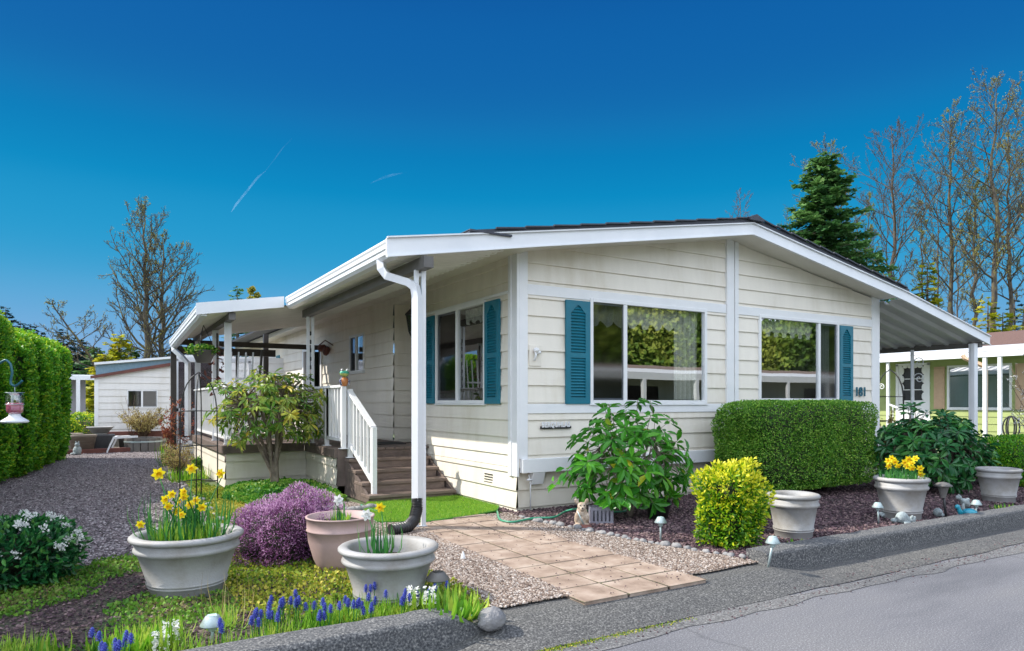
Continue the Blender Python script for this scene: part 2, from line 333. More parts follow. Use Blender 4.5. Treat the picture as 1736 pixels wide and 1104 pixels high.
def sheet(name, poly, z, m, wv=.04, kind='structure'):
    P = wavy(poly, amp=wv) if wv else poly
    mb = MB(); mb.add([(x, y, z) for x, y in P], np.array([list(range(len(P)))])); o = mb.build(name, m); return tag(o, kind=kind)
far_green = pm('far_grass', (.06, .10, .03), (.10, .12, .05), .4, .95, .3, 20)
soilm = stones('bed_soil', [(.05, .035, .03), (.09, .065, .05), (.14, .11, .09)], 60, .6)
g = MB()
for a in ((-4000, 4000, -3.02, 6000, -.012), (-4000, 4000, -4000, -10.4, -.10)):
    g.add([(a[0], a[2], a[4]), (a[1], a[2], a[4]), (a[1], a[3], a[4]), (a[0], a[3], a[4])], [[0, 1, 2, 3]])
tag(g.build('ground', far_green), kind='structure')
# asphalt with aggregate
def asphalt(name, c1, c2, sp=240, crack=True):
    m, t, b = newmat(name); co = coords(t)
    n = N(t, 'ShaderNodeTexNoise', Scale=sp, Detail=3, Roughness=.7); t.links.new(co, n.inputs['Vector'])
    r = ramp(t, [c1, c2, tuple(x*2.6 for x in c2)], n.outputs[0], [.36, .56, .72])
    n2 = N(t, 'ShaderNodeTexNoise', Scale=1.1, Detail=7, Roughness=.6); t.links.new(coords(t, (.35, 1.2, 1)), n2.inputs['Vector'])
    r2 = ramp(t, [(.60, .61, .64), (.88, .88, .90), (1.0, .99, .97)], n2.outputs[0], [.33, .5, .66])
    mm = N(t, 'ShaderNodeMixRGB', blend_type='MULTIPLY'); mm.inputs[0].default_value = 1
    t.links.new(r.outputs[0], mm.inputs[1]); t.links.new(r2.outputs[0], mm.inputs[2]); last = mm.outputs[0]
    if crack:
        v = N(t, 'ShaderNodeTexVoronoi', Scale=.27, feature='DISTANCE_TO_EDGE'); 
        n3 = N(t, 'ShaderNodeTexNoise', Scale=2.5, Detail=6); t.links.new(co, n3.inputs['Vector'])
        mv = N(t, 'ShaderNodeMixRGB'); mv.inputs[0].default_value = .25; t.links.new(co, mv.inputs[1]); t.links.new(n3.outputs['Color'], mv.inputs[2]); t.links.new(mv.outputs[0], v.inputs['Vector'])
        cr = ramp(t, [(.72, .72, .72), (1, 1, 1)], v.outputs['Distance'], [0, .003])
        m3 = N(t, 'ShaderNodeMixRGB', blend_type='MULTIPLY'); m3.inputs[0].default_value = 1; t.links.new(last, m3.inputs[1]); t.links.new(cr.outputs[0], m3.inputs[2]); last = m3.outputs[0]
    t.links.new(last, b.inputs['Base Color']); b.inputs['Roughness'].default_value = .75
    bp = N(t, 'ShaderNodeBump', Strength=.55, Distance=.006); t.links.new(n.outputs[0], bp.inputs['Height']); t.links.new(bp.outputs[0], b.inputs['Normal'])
    return m
rd = MB(); rd.add([(-400, -10.5, -.1), (400, -10.5, -.1), (400, -3.52, -.1), (-400, -3.52, -.1)], [[0, 1, 2, 3]])
tag(rd.build('road', asphalt('road_asphalt', (.105, .105, .113), (.18, .18, .19), 110, True)), kind='structure')
# darker gutter strip beside the kerbs, rising to the paving between them
xs = np.concatenate([[-400, -60, -20], np.arange(-8, 14, .12), [30, 80, 400]])
V = []
for x in xs:
    k = min(1, max(0, (x+2.5)/.45))*min(1, max(0, (.75-x)/.45)); e = .035*noise.noise(Vector((x*1.7, 0, 3)))+.012*noise.noise(Vector((x*14, 0, 3)))
    V += [(x, -3.0, -.013*k-.096*(1-k)), (x, -3.2, -.012*k-.096*(1-k)), (x, -3.38, -.045*k-.096*(1-k)), (x, -3.55+e, -.094)]
n_ = len(xs); F = [[i*4+j, i*4+j+4, i*4+j+5, i*4+j+1] for i in range(n_-1) for j in range(3)]
ap = MB(); ap.add(V, F); tag(ap.build('road_edge', asphalt('edge_asphalt', (.03, .03, .032), (.13, .128, .12), 80, False)), kind='structure')
sm = sheet('road_seam', [(-6, -3.70), (-6, -3.56), (14, -3.56), (14, -3.70)], -.0965, asphalt('seam_asphalt', (.075, .075, .076), (.17, .168, .165), 80, True), .05)
# moss along the joint
jm = MB(); px = rng.normal(-1.9, .55, 2600); px = px[(px > -3.2) & (px < -.9)]
P = np.column_stack([px, -3.57+rng.normal(0, .018, len(px)), np.full(len(px), -.097)]); jm.scatter(LEAF4, P, rdir(len(P), .5), rdir(len(P)), rng.uniform(.005, .012, len(P)))
tag(jm.build('joint_moss', LF['moss']), kind='stuff')
G_PATH = [(-5.9, -.3), (-4.2, -.5), (-3.5, -.2), (-3.1, .8), (-3.02, 3), (-2.85, 6), (-2.75, 9), (-2.7, 13.1), (-5.6, 13.1), (-5.9, 5)]
MOSS = [(-7.5, -3.05), (-2.05, -3.05), (-1.98, -2.5), (-2.05, -1.2), (-2.0, .6), (-1.9, 1.5), (-1.45, 1.7), (-1.45, 3.9), (-2.6, 3.95), (-2.9, 6), (-3.0, 3), (-3.08, .8), (-3.45, -.2), (-4.2, -.48), (-7.5, -.3)]
G_STRIP = [(-2.05, -3.06), (-1.45, -3.06), (-1.4, -.9), (-1.28, -.06), (-1.6, .1), (-1.5, .9), (-1.35, 1.45), (-1.4, 1.75), (-1.95, 1.55), (-2.03, .6), (-2.07, -1.2), (-2.0, -2.5)]
G_RIGHT = [(-.45, -3.06), (.32, -3.06), (.22, -2.6), (.08, -2.1), (-.02, -1.5), (-.1, -1.0), (-.2, -.5), (-.1, 0), (-.5, 0), (-.5, -1)]
MULCH = [(.32, -2.95), (11, -2.95), (11, .4), (-.1, .4), (-.2, -.5), (-.1, -1.0), (-.02, -1.5), (.08, -2.1), (.22, -2.6)]
TURF = [(-1.62, .12), (-1.2, -.1), (-.6, -.02), (-.2, .15), (-.03, .38), (-.03, 1.46), (-1.25, 1.5), (-1.5, .9)]
sheet('gravel_path', G_PATH, -.004, stones('grey_brown_gravel', [(.09, .07, .075), (.19, .155, .155), (.30, .25, .25), (.48, .44, .43)], 38, 1, .02))
sheet('garden_bed', MOSS, -.002, stones('mossy_soil', [(.05, .035, .03), (.10, .07, .055), (.16, .12, .10)], 55, .8, .012, (2.2, (.035, .09, .015), .5)))
sheet('gravel_strip', G_STRIP, .002, stones('pale_pebble_gravel', [(.15, .11, .09), (.25, .20, .17), (.34, .29, .25), (.46, .42, .38)], 42, 1, .02))
sheet('gravel_border', G_RIGHT, .002, stones('pale_pebble_gravel_b', [(.15, .11, .09), (.25, .20, .17), (.34, .29, .25), (.46, .42, .38)], 42, 1, .02))
sheet('mulch_bed', MULCH, -.001, stones('bark_mulch', [(.03, .02, .022), (.07, .045, .05), (.12, .08, .085), (.2, .15, .15)], 55, 1, .02))
sheet('back_yard', [(-9, 13.05), (-1.0, 13.05), (-1.0, 30), (-9, 30)], .004, stones('yard_soil', [(.12, .1, .08), (.2, .17, .13)], 30, 1, .02, (1.2, (.1, .14, .04), .55)), 0)
sheet('back_lane', [(-1.0, 8.3), (0, 8.3), (0, 13.2), (-2.7, 13.2), (-2.75, 8.3)], .0, soilm, 0)
# loose stones, chips and low leaves lying on those sheets
def stuff(name, poly, n, tm, s0, s1, m, z=.004, up=1.5, near=None, flat=True, rnd=None):
    P = sample(poly, n, z)
    if near is not None:
        d = np.hypot(P[:, 0]-CAM[0], P[:, 1]-CAM[1]); P = P[rng.random(len(P)) < np.clip((near/d)**2, 0, 1)]
    k = len(P); S = rng.uniform(s0, s1, k)*(1 if near is None else 1)
    mb = MB()
    if flat:
        a = rng.uniform(0, 2*np.pi, k); D = np.column_stack([np.cos(a), np.sin(a), rng.normal(0, .2, k)]); U = np.column_stack([rng.normal(0, .3, k), rng.normal(0, .3, k), np.ones(k)])
    else:
        D = rdir(k, up); U = rdir(k)
    mb.scatter(tm, P, D, U, S, rnd, S2=S*rng.uniform(.5, 1.0, k)); return tag(mb.build(name, m), kind='stuff')
stuff('loose_gravel', G_PATH, 60000, PEB, .012, .032, LF['pebd'], near=6)
stuff('loose_pebbles', G_STRIP, 26000, PEB, .012, .028, LF['peb'])
stuff('border_pebbles', G_RIGHT, 12000, PEB, .012, .028, LF['peb'])
stuff('bark_chips', [p for p in MULCH if p[0] < 12], 70000, PEB, .014, .045, LF['bark'], near=6.5)
stuff('soil_crumbs', MOSS, 30000, PEB, .008, .03, LF['bark'], near=4.5)
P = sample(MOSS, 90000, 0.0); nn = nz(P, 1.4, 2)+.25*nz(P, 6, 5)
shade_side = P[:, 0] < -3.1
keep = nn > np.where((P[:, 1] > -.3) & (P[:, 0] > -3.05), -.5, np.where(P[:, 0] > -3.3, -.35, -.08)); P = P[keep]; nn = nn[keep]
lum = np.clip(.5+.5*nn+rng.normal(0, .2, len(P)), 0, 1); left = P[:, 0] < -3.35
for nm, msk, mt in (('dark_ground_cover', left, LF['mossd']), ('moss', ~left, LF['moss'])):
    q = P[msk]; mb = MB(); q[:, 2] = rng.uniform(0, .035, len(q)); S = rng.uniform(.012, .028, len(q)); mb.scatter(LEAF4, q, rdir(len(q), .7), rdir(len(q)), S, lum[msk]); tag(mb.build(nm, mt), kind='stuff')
# leafy ground cover beside the steps
CV = [(-1.42, 1.8), (-1.4, 3.9), (-2.5, 3.9), (-2.75, 2.6), (-2.4, 1.5), (-1.9, 1.55)]
P = sample(CV, 34000); cc = np.array([-1.9, 2.8]); hgt = .13*np.clip(1-((P[:, 0]-cc[0])/.8)**2*.6-((P[:, 1]-cc[1])/1.4)**2*.5, 0.15, 1)*(1+.5*nz(P, 5, 1))
P[:, 2] = hgt*rng.uniform(.3, 1, len(P)); mb = MB(); mb.scatter(LEAF4, P, rdir(len(P), .6), rdir(len(P)), rng.uniform(.02, .045, len(P)), np.clip(.45+.5*nz(P, 3, 4)+rng.normal(0, .2, len(P)), 0, 1))
tag(mb.build('leafy_ground_cover', LF['cover']), kind='stuff')
# artificial turf mat
tm_ = MB(); tp = wavy(TURF, amp=.02); tm_.prism([(x, y, .003) for x, y in tp], (0, 0, .014)); turf = tag(tm_.build('turf_mat', pm('turf_base', (.05, .2, .02), (.08, .28, .03), 30, .9, .5)), 'bright green artificial turf mat lying at the foot of the entry steps', 'turf mat')
q = sample(TURF, 42000, .015); mb = MB(); mb.scatter(TRI, q, rdir(len(q), 1.6), rdir(len(q)), rng.uniform(.018, .034, len(q)), S2=.004)
o = mb.build('turf_pile', LF['grass'], turf); tag(o, kind='stuff')
# paved path: slabs with worn joints
slabm = pm('paving_slab', None, None, 5, .85, .5, 160, cols=[(.22, .155, .115), (.33, .245, .19), (.44, .35, .285)], pos=[.32, .5, .7])
pt = MB(); y = -3.24; row = 0
while y < -.2:
    h = .318; off = 0 if row % 2 == 0 else .0; edges = [-1.5, -1.13, -.78, -.42]
    for a, b in zip(edges[:-1], edges[1:]):
        ex = .0
        z = .008+rng.uniform(-.003, .003); ti = rng.uniform(0, .006, 2); j = rng.uniform(-.004, .004, 4)
        c = np.array([(a+.009+j[0], y+.009, z), (b-.009+j[1], y+.009, z), (b-.009+j[2], y+h-.009, z), (a+.009+j[3], y+h-.009, z)]); c[:, 2] += ti[0]*(c[:, 0]-a)+ti[1]*(c[:, 1]-y)
        if y > -.7: c[:, 1] = np.minimum(c[:, 1], -.10-.0*c[:, 0])
        pt.prism(c-np.array([0, 0, .05]), (0, 0, .05))
    y += h; row += 1
for a, b in ((-1.36, -.9), (-.89, -.43)): pt.prism([(a, -.055, -.035), (b, -.05, -.035), (b, .0 if a > -1 else -.03, -.035), (a, -.0 if a > -1 else -.04, -.035)], (0, 0, .05))
tag(pt.build('path', slabm, bevel=.005), kind='structure')
jt = MB(); jt.add([(-1.5, -3.235, .004), (-.42, -3.235, .004), (-.42, -.02, .004), (-1.5, -.02, .004)], [[0, 1, 2, 3]]); tag(jt.build('path_joints', stones('joint_grit', [(.06, .05, .03), (.16, .13, .09), (.1, .12, .03)], 70, 1)), kind='structure')
def kerb(x0, x1, yf, yb, label, ztop=.075, endL=False, endR=False):
    mb = MB(); xs = np.concatenate([np.arange(x0, min(x1, x0+14), .08), [x1]]) if x1 > x0 else []
    V = []; prof = [(yf-.012, -.14), (yf-.002, -.02), (yf, ztop-.03), (yf+.004, ztop-.014), (yf+.018, ztop-.001), (yf+.035, ztop+.002), (yb-.02, ztop+.004), (yb-.004, ztop-.004), (yb, ztop-.02), (yb, -.14)]
    for x in xs:
        e = 1.0
        if endL and x < x0+.22: e = .35+.65*math.sin((x-x0)/.22*math.pi/2)
        if endR and x > x1-.3: e = .25+.75*math.sin((x1-x)/.3*math.pi/2)
        for k, (yy, zz) in enumerate(prof):
            nzv = .007*noise.noise(Vector((x*13, yy*30, zz*30)))+.005*noise.noise(Vector((x*2, k, 1)))
            z = -.12+(zz+.12)*e if zz > -.1 else zz
            yc = (yf+yb)/2; V.append((x, yc+(yy-yc)*(.75+.25*e)+nzv, z+nzv))
    n = len(prof); F = [[i*n+j, (i+1)*n+j, (i+1)*n+j+1, i*n+j+1] for i in range(len(xs)-1) for j in range(n-1)]
    mb.add(V, F, False)
    mb.F.append((np.array([list(range(n))]), False)); mb.F.append((np.array([list(range(len(V)-n, len(V)))[::-1]]), False))
    return tag(mb.build('kerb', M_['concrete']), label, 'kerb', kind='structure')
kerb(.36, 14, -3.11, -2.91, 'long rough concrete kerb in front of the mulch bed')
kerb(-12, -2.16, -3.26, -3.05, 'rough concrete kerb in front of the flower bed at lower left', ztop=.07, endR=True)

# ================================================================= THE HOUSE
def clip(poly, planes):
    for a, b, c in planes:      # keep a*s+b*z<=c
        out = []
        for i in range(len(poly)):
            p, q = poly[i], poly[(i+1) % len(poly)]; dp, dq = a*p[0]+b*p[1]-c, a*q[0]+b*q[1]-c
            if dp <= 0: out.append(p)
            if dp*dq < 0: t = dp/(dp-dq); out.append((p[0]+t*(q[0]-p[0]), p[1]+t*(q[1]-p[1])))
        poly = out
        if len(poly) < 3: return []
    return poly
def siding(mb, O, S, Nn, s0, s1, z0, z1, holes=(), planes=(), zl=.04, ex=.2, lip=.019):
    O, S, Nn = (np.array(a, float) for a in (O, S, Nn)); Z = np.array([0, 0, 1.0])
    k0 = math.floor((z0-zl)/ex)
    zb = zl+k0*ex
    def em(poly, f):
        if len(poly) >= 3: mb.add([O+S*s+Z*z+Nn*f(z) for s, z in poly], np.array([list(range(len(poly)))]))
    while zb < z1:
        a, b = max(zb, z0), min(zb+ex, z1); f = lambda z, zb=zb: .002+lip*(1-(z-zb)/ex)
        cuts = sorted({a, b, *[z for h in holes for z in h[2:4] if a < z < b]})
        for c0, c1 in zip(cuts[:-1], cuts[1:]):
            iv = [(s0, s1)]
            for h in holes:
                if h[2] < (c0+c1)/2 < h[3]:
                    nv = []
                    for u, v in iv:
                        if h[1] <= u or h[0] >= v: nv.append((u, v)); continue
                        if h[0] > u: nv.append((u, h[0]))
                        if h[1] < v: nv.append((h[1], v))
                    iv = nv
            for u, v in iv:
                em(clip([(u, c0), (v, c0), (v, c1), (u, c1)], planes), f)
                if abs(c0-zb) < 1e-6:
                    pl = clip([(u, c0), (v, c0), (v, c0+1e-3), (u, c0+1e-3)], planes)
                    if pl:
                        ss = [p[0] for p in pl]; A, B = min(ss), max(ss)
                        mb.add([O+S*A+Z*c0+Nn*(.002+lip), O+S*B+Z*c0+Nn*(.002+lip), O+S*B+Z*c0, O+S*A+Z*c0], [[0, 1, 2, 3]])
        zb += ex
    return mb
house = thing('manufactured_home', 'long low manufactured home with cream siding, teal shutters and dark roof', 'house')
W = 6.98; RX = 3.42; LY = 16.4
FW = [(1.05, 2.94, 1.27, 2.46), (4.08, 5.86, 1.30, 2.46)]
gp_planes = [(-.161, 1, 2.95), (.161, 1, 2.95+.161*2*RX)]
mb = MB(); siding(mb, (0, 0, 0), (1, 0, 0), (0, -1, 0), 0, W, .50, 3.6, FW, gp_planes)
o = mb.build('wall', M_['siding'], house)
mb = MB(); siding(mb, (0, .045, 0), (1, 0, 0), (0, -1, 0), .02, W, .0, .52); mb.build('skirting', M_['skirt'], house)
SW = [(.77, 2.13, 1.27, 2.46), (2.9, 3.83, .6, 2.82), (5.27, 6.02, 1.83, 2.45), (7.95, 9.55, .62, 2.5), (12.4, 14.4, 1.86, 2.45)]
mb = MB(); siding(mb, (0, 0, 0), (0, 1, 0), (-1, 0, 0), 0, LY, .50, 2.93, SW); mb.build('wall', M_['siding'], house)
mb = MB(); siding(mb, (-.006, 0, 0), (0, 1, 0), (-1, 0, 0), .0, LY, .0, .497); mb.build('skirting', M_['skirt'], house)
mb = MB(); siding(mb, (0, 3.83, 0), (1, 0, 0), (0, -1, 0), 0, 1.0, .6, 2.82); siding(mb, (1.0, 2.9, 0), (0, 1, 0), (-1, 0, 0), 0, .93, .6, 2.82)
mb.box(0.0, 1.0, 2.86, 2.9, .6, 2.82); mb.box(.0, 1.0, 2.86, 3.86, 2.822, 2.85); mb.build('entry_alcove', M_['siding'], house)
mb = MB(); mb.box(W-.02, W, .02, LY, .1, 2.93); mb.box(.02, W-.02, LY-.02, LY, .1, 2.93); mb.build('wall', M_['siding'], house)
# trim
mb = MB()
mb.box(-.03, .0, -.03, .175, .40, 2.94); mb.box(.0, .115, -.03, .0, .60, 2.96); mb.box(-.042, -.03, .09, .13, .40, 2.93)
mb.build('corner_trim', M_['white'], house, .003)
mb = MB(); mb.box(-.021, .0, 2.80, 2.9, .6, 2.9); mb.build('corner_trim', M_['white'], house, .003)
mb = MB(); mb.box(W-.19, W+.02, -.03, .0, .6, 2.97); mb.box(W, W+.03, -.0, .15, .3, 2.93); mb.build('corner_trim', M_['white'], house, .003)
mb = MB(); mb.box(3.36, 3.50, -.045, .0, .6, 3.50); mb.build('centre_trim', M_['white'], house, .004)
mb = MB(); mb.box(3.525, 3.60, -.04, .0, .6, 3.48); mb.build('centre_trim', M_['white'], house, .004)
for a, b in ((.115, 3.36), (3.60, W-.19)):
    for z0, z1 in ((2.475, 2.595), (1.115, 1.225)):
        mb = MB(); mb.box(a, b, -.028, .0, z0, z1); mb.build('band_trim', M_['white'], house, .003)
mb = MB(); mb.box(.02, W+.02, -.075, .0, .44, .60); mb.build('base_trim', M_['white'], house, .006)
mb = MB(); mb.prism([(.17, -.07, .44), (.17, -.02, .30), (.17, .03, .30), (.17, .03, .44)], (.16, 0, 0)); mb.build('tow_bracket', M_['white'], house, .003)
mb = MB(); mb.box(-.03, -.0, .19, 2.75, 2.50, 2.535); mb.build('band_trim', M_['white'], house)
mb = MB(); mb.tube([(.13, -.02, .42), (.15, -.03, .32), (.15, -.03, .02)], .008); mb.tube([(.1, -.03, .36), (.16, -.05, .36)], .012); mb.build('water_pipe', M_['white'], house)
vt = MB()
for i in range(4):
    for j in range(6): vt.box(-.026, -.02, .55+j*.035, .575+j*.035, .27+i*.032, .282+i*.032)
o = vt.build('vent_louvre', M_['black'], house)
# interior
mb = MB(); a = [(.03, .3, .62), (W-.05, .3, .62), (W-.05, 4.5, .62), (.03, 4.5, .62), (.03, .3, 2.9), (W-.05, .3, 2.9), (W-.05, 4.5, 2.9), (.03, 4.5, 2.9)]
a = [(x, .06 if y == .3 else y, z) for x, y, z in a]
mb.add([( .06, .06, .62), (W-.06, .06, .62), (W-.06, 2.8, .62), (.06, 2.8, .62), (.06, .06, 2.6), (W-.06, .06, 2.6), (W-.06, 2.8, 2.6), (.06, 2.8, 2.6)], [[0, 1, 2, 3], [4, 5, 6, 7], [2, 3, 7, 6]])
mb.add([(.06, .06, .62), (.06, .06, 1.2), (W-.06, .06, 1.2), (W-.06, .06, .62)], [[0, 1, 2, 3]])
mb.build('interior', M_['room'], house)
def frame3(O, S, Nn):
    O, S, Nn = (np.array(a, float) for a in (O, S, Nn)); Z = np.array([0, 0, 1.0])
    return lambda s, n, z: O+S*s+Nn*n+Z*z
def lbox(mb, f, s0, s1, n0, n1, z0, z1, rnd=.5):
    V = [f(s, n, z) for z in (z0, z1) for n in (n0, n1) for s in (s0, s1)]
    return mb.add(V, [[0,2,3,1],[4,5,7,6],[0,1,5,4],[2,6,7,3],[1,3,7,5],[0,4,6,2]], False, rnd)
def drape(f, s0, s1, z0, z1, n=-.1, waves=7, amp=.02, scallop=0):
    mb = MB(); m = 60; V = []
    for i in range(m+1):
        s = s0+(s1-s0)*i/m; off = n+amp*math.sin(waves*2*math.pi*i/m)
        zb = z0+(abs(math.sin(scallop*math.pi*i/m))*-.09+.05 if scallop else 0)
        V += [f(s, off, zb), f(s, off, z1)]
    mb.add(V, [[2*i, 2*i+2, 2*i+3, 2*i+1] for i in range(m)], True); return mb
def window(parent, O, S, Nn, s0, s1, z0, z1, mull, dark=(), fw=.045, curtains=(), sill=True):
    f = frame3(O, S, Nn); mb = MB()
    lbox(mb, f, s0-fw, s0, -.03, .035, z0-fw, z1+fw); lbox(mb, f, s1, s1+fw, -.03, .035, z0-fw, z1+fw)
    lbox(mb, f, s0, s1, -.03, .035, z1, z1+fw); lbox(mb, f, s0, s1, -.03, .035, z0-fw, z0)
    for m in mull: lbox(mb, f, m-.028, m+.028, -.02, .028, z0, z1)
    if sill: lbox(mb, f, s0-fw-.01, s1+fw+.01, -.0, .045, z0-fw-.018, z0-fw-.002)
    fr = mb.build('window', M_['white'], parent, .003)
    ed = [s0]+list(mull)+[s1]
    for i, (a, b) in enumerate(zip(ed[:-1], ed[1:])):
        p = MB(); nn = .004 if i not in dark else .012; p.add([f(a, nn, z0), f(b, nn, z0), f(b, nn, z1), f(a, nn, z1)], [[0, 1, 2, 3]])
        p.build('pane', M_['glassd'] if i in dark else M_['glass'], fr)
        if i in dark:
            r = MB(); lbox(r, f, a, a+.025, -.012, .010, z0, z1); lbox(r, f, b-.025, b, -.012, .010, z0, z1); lbox(r, f, a+.025, b-.025, -.012, .010, z0, z0+.025); lbox(r, f, a+.025, b-.025, -.012, .010, z1-.025, z1); r.build('sash', M_['white'], fr)
    for c in curtains: drape(f, *c[:4], **(c[4] if len(c) > 4 else {})).build('curtain', M_['lace'], fr)
    return fr
XF = ((0, 0, 0), (1, 0, 0), (0, -1, 0)); YF = ((0, 0, 0), (0, 1, 0), (-1, 0, 0))
window(house, *XF, *FW[0], [1.56], dark=(0,), curtains=((1.06, 2.93, 2.22, 2.46, dict(waves=16, amp=.02, scallop=9)), (1.62, 1.64+.02, 1.3, 2.44, dict(waves=1)), (2.50, 2.92, 1.28, 2.46, dict(waves=5, amp=.03))))
window(house, *XF, *FW[1], [5.42], dark=(1,), curtains=((4.1, 5.4, 2.25, 2.46, dict(waves=14, amp=.02, scallop=7)), (5.6, 5.84, 1.3, 2.46, dict(waves=4, amp=.02))))
window(house, *YF, *SW[0], [1.52], dark=(1,), curtains=((.8, 1.02, 1.28, 2.45, dict(waves=3)), (.8, 1.5, 2.3, 2.46, dict(waves=9, scallop=4))))
window(house, *YF, *SW[2], [5.7], dark=(1,))
window(house, *YF, *SW[4], [13.4], curtains=())
for (hs0, hs1, hz0, hz1) in (SW[2], SW[4]):
    mb = MB(); mb.box(.25, .27, hs0-.3, hs1+.3, hz0-.2, hz1+.2); mb.build('blind', M_['room'], house)
def shutter(parent, O, S, Nn, s0, s1, z0, z1, arch=True):
    f = frame3(O, S, Nn); mb = MB(); w_ = s1-s0; st = w_*.2; n0, n1 = .018, .045; zm = z0+(z1-z0)*.47
    lbox(mb, f, s0, s0+st, n0, n1, z0, z1); lbox(mb, f, s1-st, s1, n0, n1, z0, z1)
    lbox(mb, f, s0+st, s1-st, n0, n1, z0, z0+.075); lbox(mb, f, s0+st, s1-st, n0, n1, zm-.03, zm+.03)
    lbox(mb, f, s0+st, s1-st, n0, .024, z0+.075, z1-.05)
    # arched head above the upper louvres
    a, b, zt = s0+st, s1-st, z1; ac = 9; V = [(a, zt), (b, zt)]
    arc = [(a+(b-a)*i/ac, z1-.15+.095*max(0, math.sin(math.pi*i/ac))**1.6) for i in range(ac, -1, -1)]
    for i in range(ac):
        p, q = arc[i], arc[i+1]; mb.add([f(p[0], n1, p[1]), f(q[0], n1, q[1]), f(q[0], n1, zt), f(p[0], n1, zt), f(p[0], n0, p[1]), f(q[0], n0, q[1])], [[0, 1, 2, 3], [0, 1, 5, 4]])
    mb.add([f(a, n0, zt), f(b, n0, zt), f(b, n1, zt), f(a, n1, zt)], [[0, 1, 2, 3]])
    sh = mb.build('shutter', M_['teal'], parent, 0)
    for zz0, zz1 in ((z0+.085, zm-.035), (zm+.035, z1-.075)):
        k = max(6, int((zz1-zz0)/.034)); sl_ = MB()
        for i in range(k):
            z = zz0+(zz1-zz0)*(i+.5)/k; c = (a+b)/2; hw = (b-a)/2
            if z > z1-.15: hw *= max(0.15, 1-(z-(z1-.15))/.1)
            V = [f(c-hw, .026, z+.013), f(c+hw, .026, z+.013), f(c+hw, .043, z-.007), f(c-hw, .043, z-.007), f(c-hw, .036, z-.014), f(c+hw, .036, z-.014)]
            sl_.add(V, [[0, 1, 2, 3], [3, 2, 5, 4]])
        sl_.build('louvre', M_['teal'], sh)
    return sh
shutter(house, *XF, .64, .995, 1.225, 2.455)
shutter(house, *XF, 5.915, 6.25, 1.27, 2.455)
shutter(house, *YF, .36, .715, 1.225, 2.465)
shutter(house, *YF, 2.19, 2.53, 1.225, 2.465)
shutter(house, *YF, 11.95, 12.3, 1.8, 2.48); shutter(house, *YF, 14.5, 14.85, 1.8, 2.48)
# door on the deck side
f = frame3(*YF); mb = MB(); lbox(mb, f, 7.95, 8.05, -.05, .04, .62, 2.5); lbox(mb, f, 9.45, 9.55, -.05, .04, .62, 2.5); lbox(mb, f, 8.05, 9.45, -.05, .04, 2.4, 2.5)
dr = mb.build('door', M_['white'], house, .004)
mb = MB(); lbox(mb, f, 8.05, 8.75, -.16, -.12, .62, 2.4); mb.build('door_opening', M_['black'], dr)
mb = MB(); lbox(mb, f, 8.75, 9.45, -.04, -.01, .62, 2.4); mb.build('screen_panel', M_['beam'], dr)
# number 181 and a small name plate
def text(body, size, ext, M, name, mat, parent=None, offset=0, sx=1):
    c = bpy.data.curves.new('t', 'FONT'); c.body = body; c.size = size; c.space_character = 1.12; c.extrude = ext; c.offset = offset; c.resolution_u = 3
    o = bpy.data.objects.new('t', c); COL.objects.link(o); bpy.context.view_layer.update()
    me = bpy.data.meshes.new_from_object(o); bpy.data.objects.remove(o); bpy.data.curves.remove(c)
    for v in me.vertices: v.co = M@Vector((v.co.x*sx, v.co.y, v.co.z))
    me.name = name; me.materials.clear(); me.materials.append(mat)
    o = bpy.data.objects.new(name, me); COL.objects.link(o); o.parent = parent; return o
FRM = Matrix(((1, 0, 0, 0), (0, 0, -1, 0), (0, 1, 0, 0), (0, 0, 0, 1)))
nm_ = pm('number_paint', (.01, .10, .15), (.015, .12, .17), 10, .4, 0)
text('181', .205, .008, Matrix.Translation((6.315, -.035, 1.345))@FRM, 'house_number', nm_, house, .003, .92)
# serifs of the numerals
mb = MB(); mb.box(.29, .72, -.035, -.02, .935, .965); pl = mb.build('name_sign', M_['black'], house)
text('BERQUHLAS', .085, .006, Matrix.Translation((.295, -.045, .955))@FRM, 'lettering', M_['white'], pl, .002, .78)
# outlet box with tap fitting
mb = MB(); mb.box(.135, .30, -.03, -.012, 1.66, 1.90); ob = mb.build('outlet_plate', M_['siding'], house, .004)
mb = MB(); mb.ell((.21, -.06, 1.84), (.035, .04, .03)); mb.tube([(.2, -.05, 1.84), (.2, -.07, 1.78), (.19, -.05, 1.72)], .013); mb.lathe([(.0, 0), (.03, .0), (.03, .03), (0, .03)], (.24, -.06, 1.80), 12); mb.build('hose_holder', M_['white'], ob)
# soffits, fascia, roof
sl = .161
mb = MB()
for x0, z0, x1, z1 in ((0, 2.95, RX, 2.95+sl*RX), (RX, 2.95+sl*RX, W+.05, 2.95-.01)):
    mb.add([(x0, -.40, z0), (x1, -.40, z1), (x1, .02, z1), (x0, .02, z0)], [[0, 1, 2, 3]])
mb.build('soffit', M_['soffit'], house)
mb = MB(); mb.box(-.40, .0, -.38, LY, 2.925, 2.945); mb.box(-.42, -.40, -.38, LY, 2.86, 2.96); mb.build('soffit', M_['soffit'], house)
FTOP = [(-1.725, 2.812), (-.7, 2.975), (RX, 3.635), (7.09, 3.015), (9.76, 2.435)]; FBOT = [(9.76, 2.285), (7.0, 2.88), (RX, 3.49), (-.0, 2.93), (-1.725, 2.632)]
mb = MB(); mb.prism([(x, -.43, z) for x, z in FTOP[::1]+FBOT], (0, .03, 0)); mb.build('fascia', M_['alu'], house)
mb = MB()
for (x0, z0), (x1, z1) in zip(FTOP[:-1], FTOP[1:]): mb.bar((x0, -.44, z0+.004), (x1, -.44, z1+.004), .03, .014)
for (x0, z0), (x1, z1) in zip(FBOT[:-1], FBOT[1:]): mb.bar((x0, -.436, z0-.0), (x1, -.436, z1-.0), .025, .012)
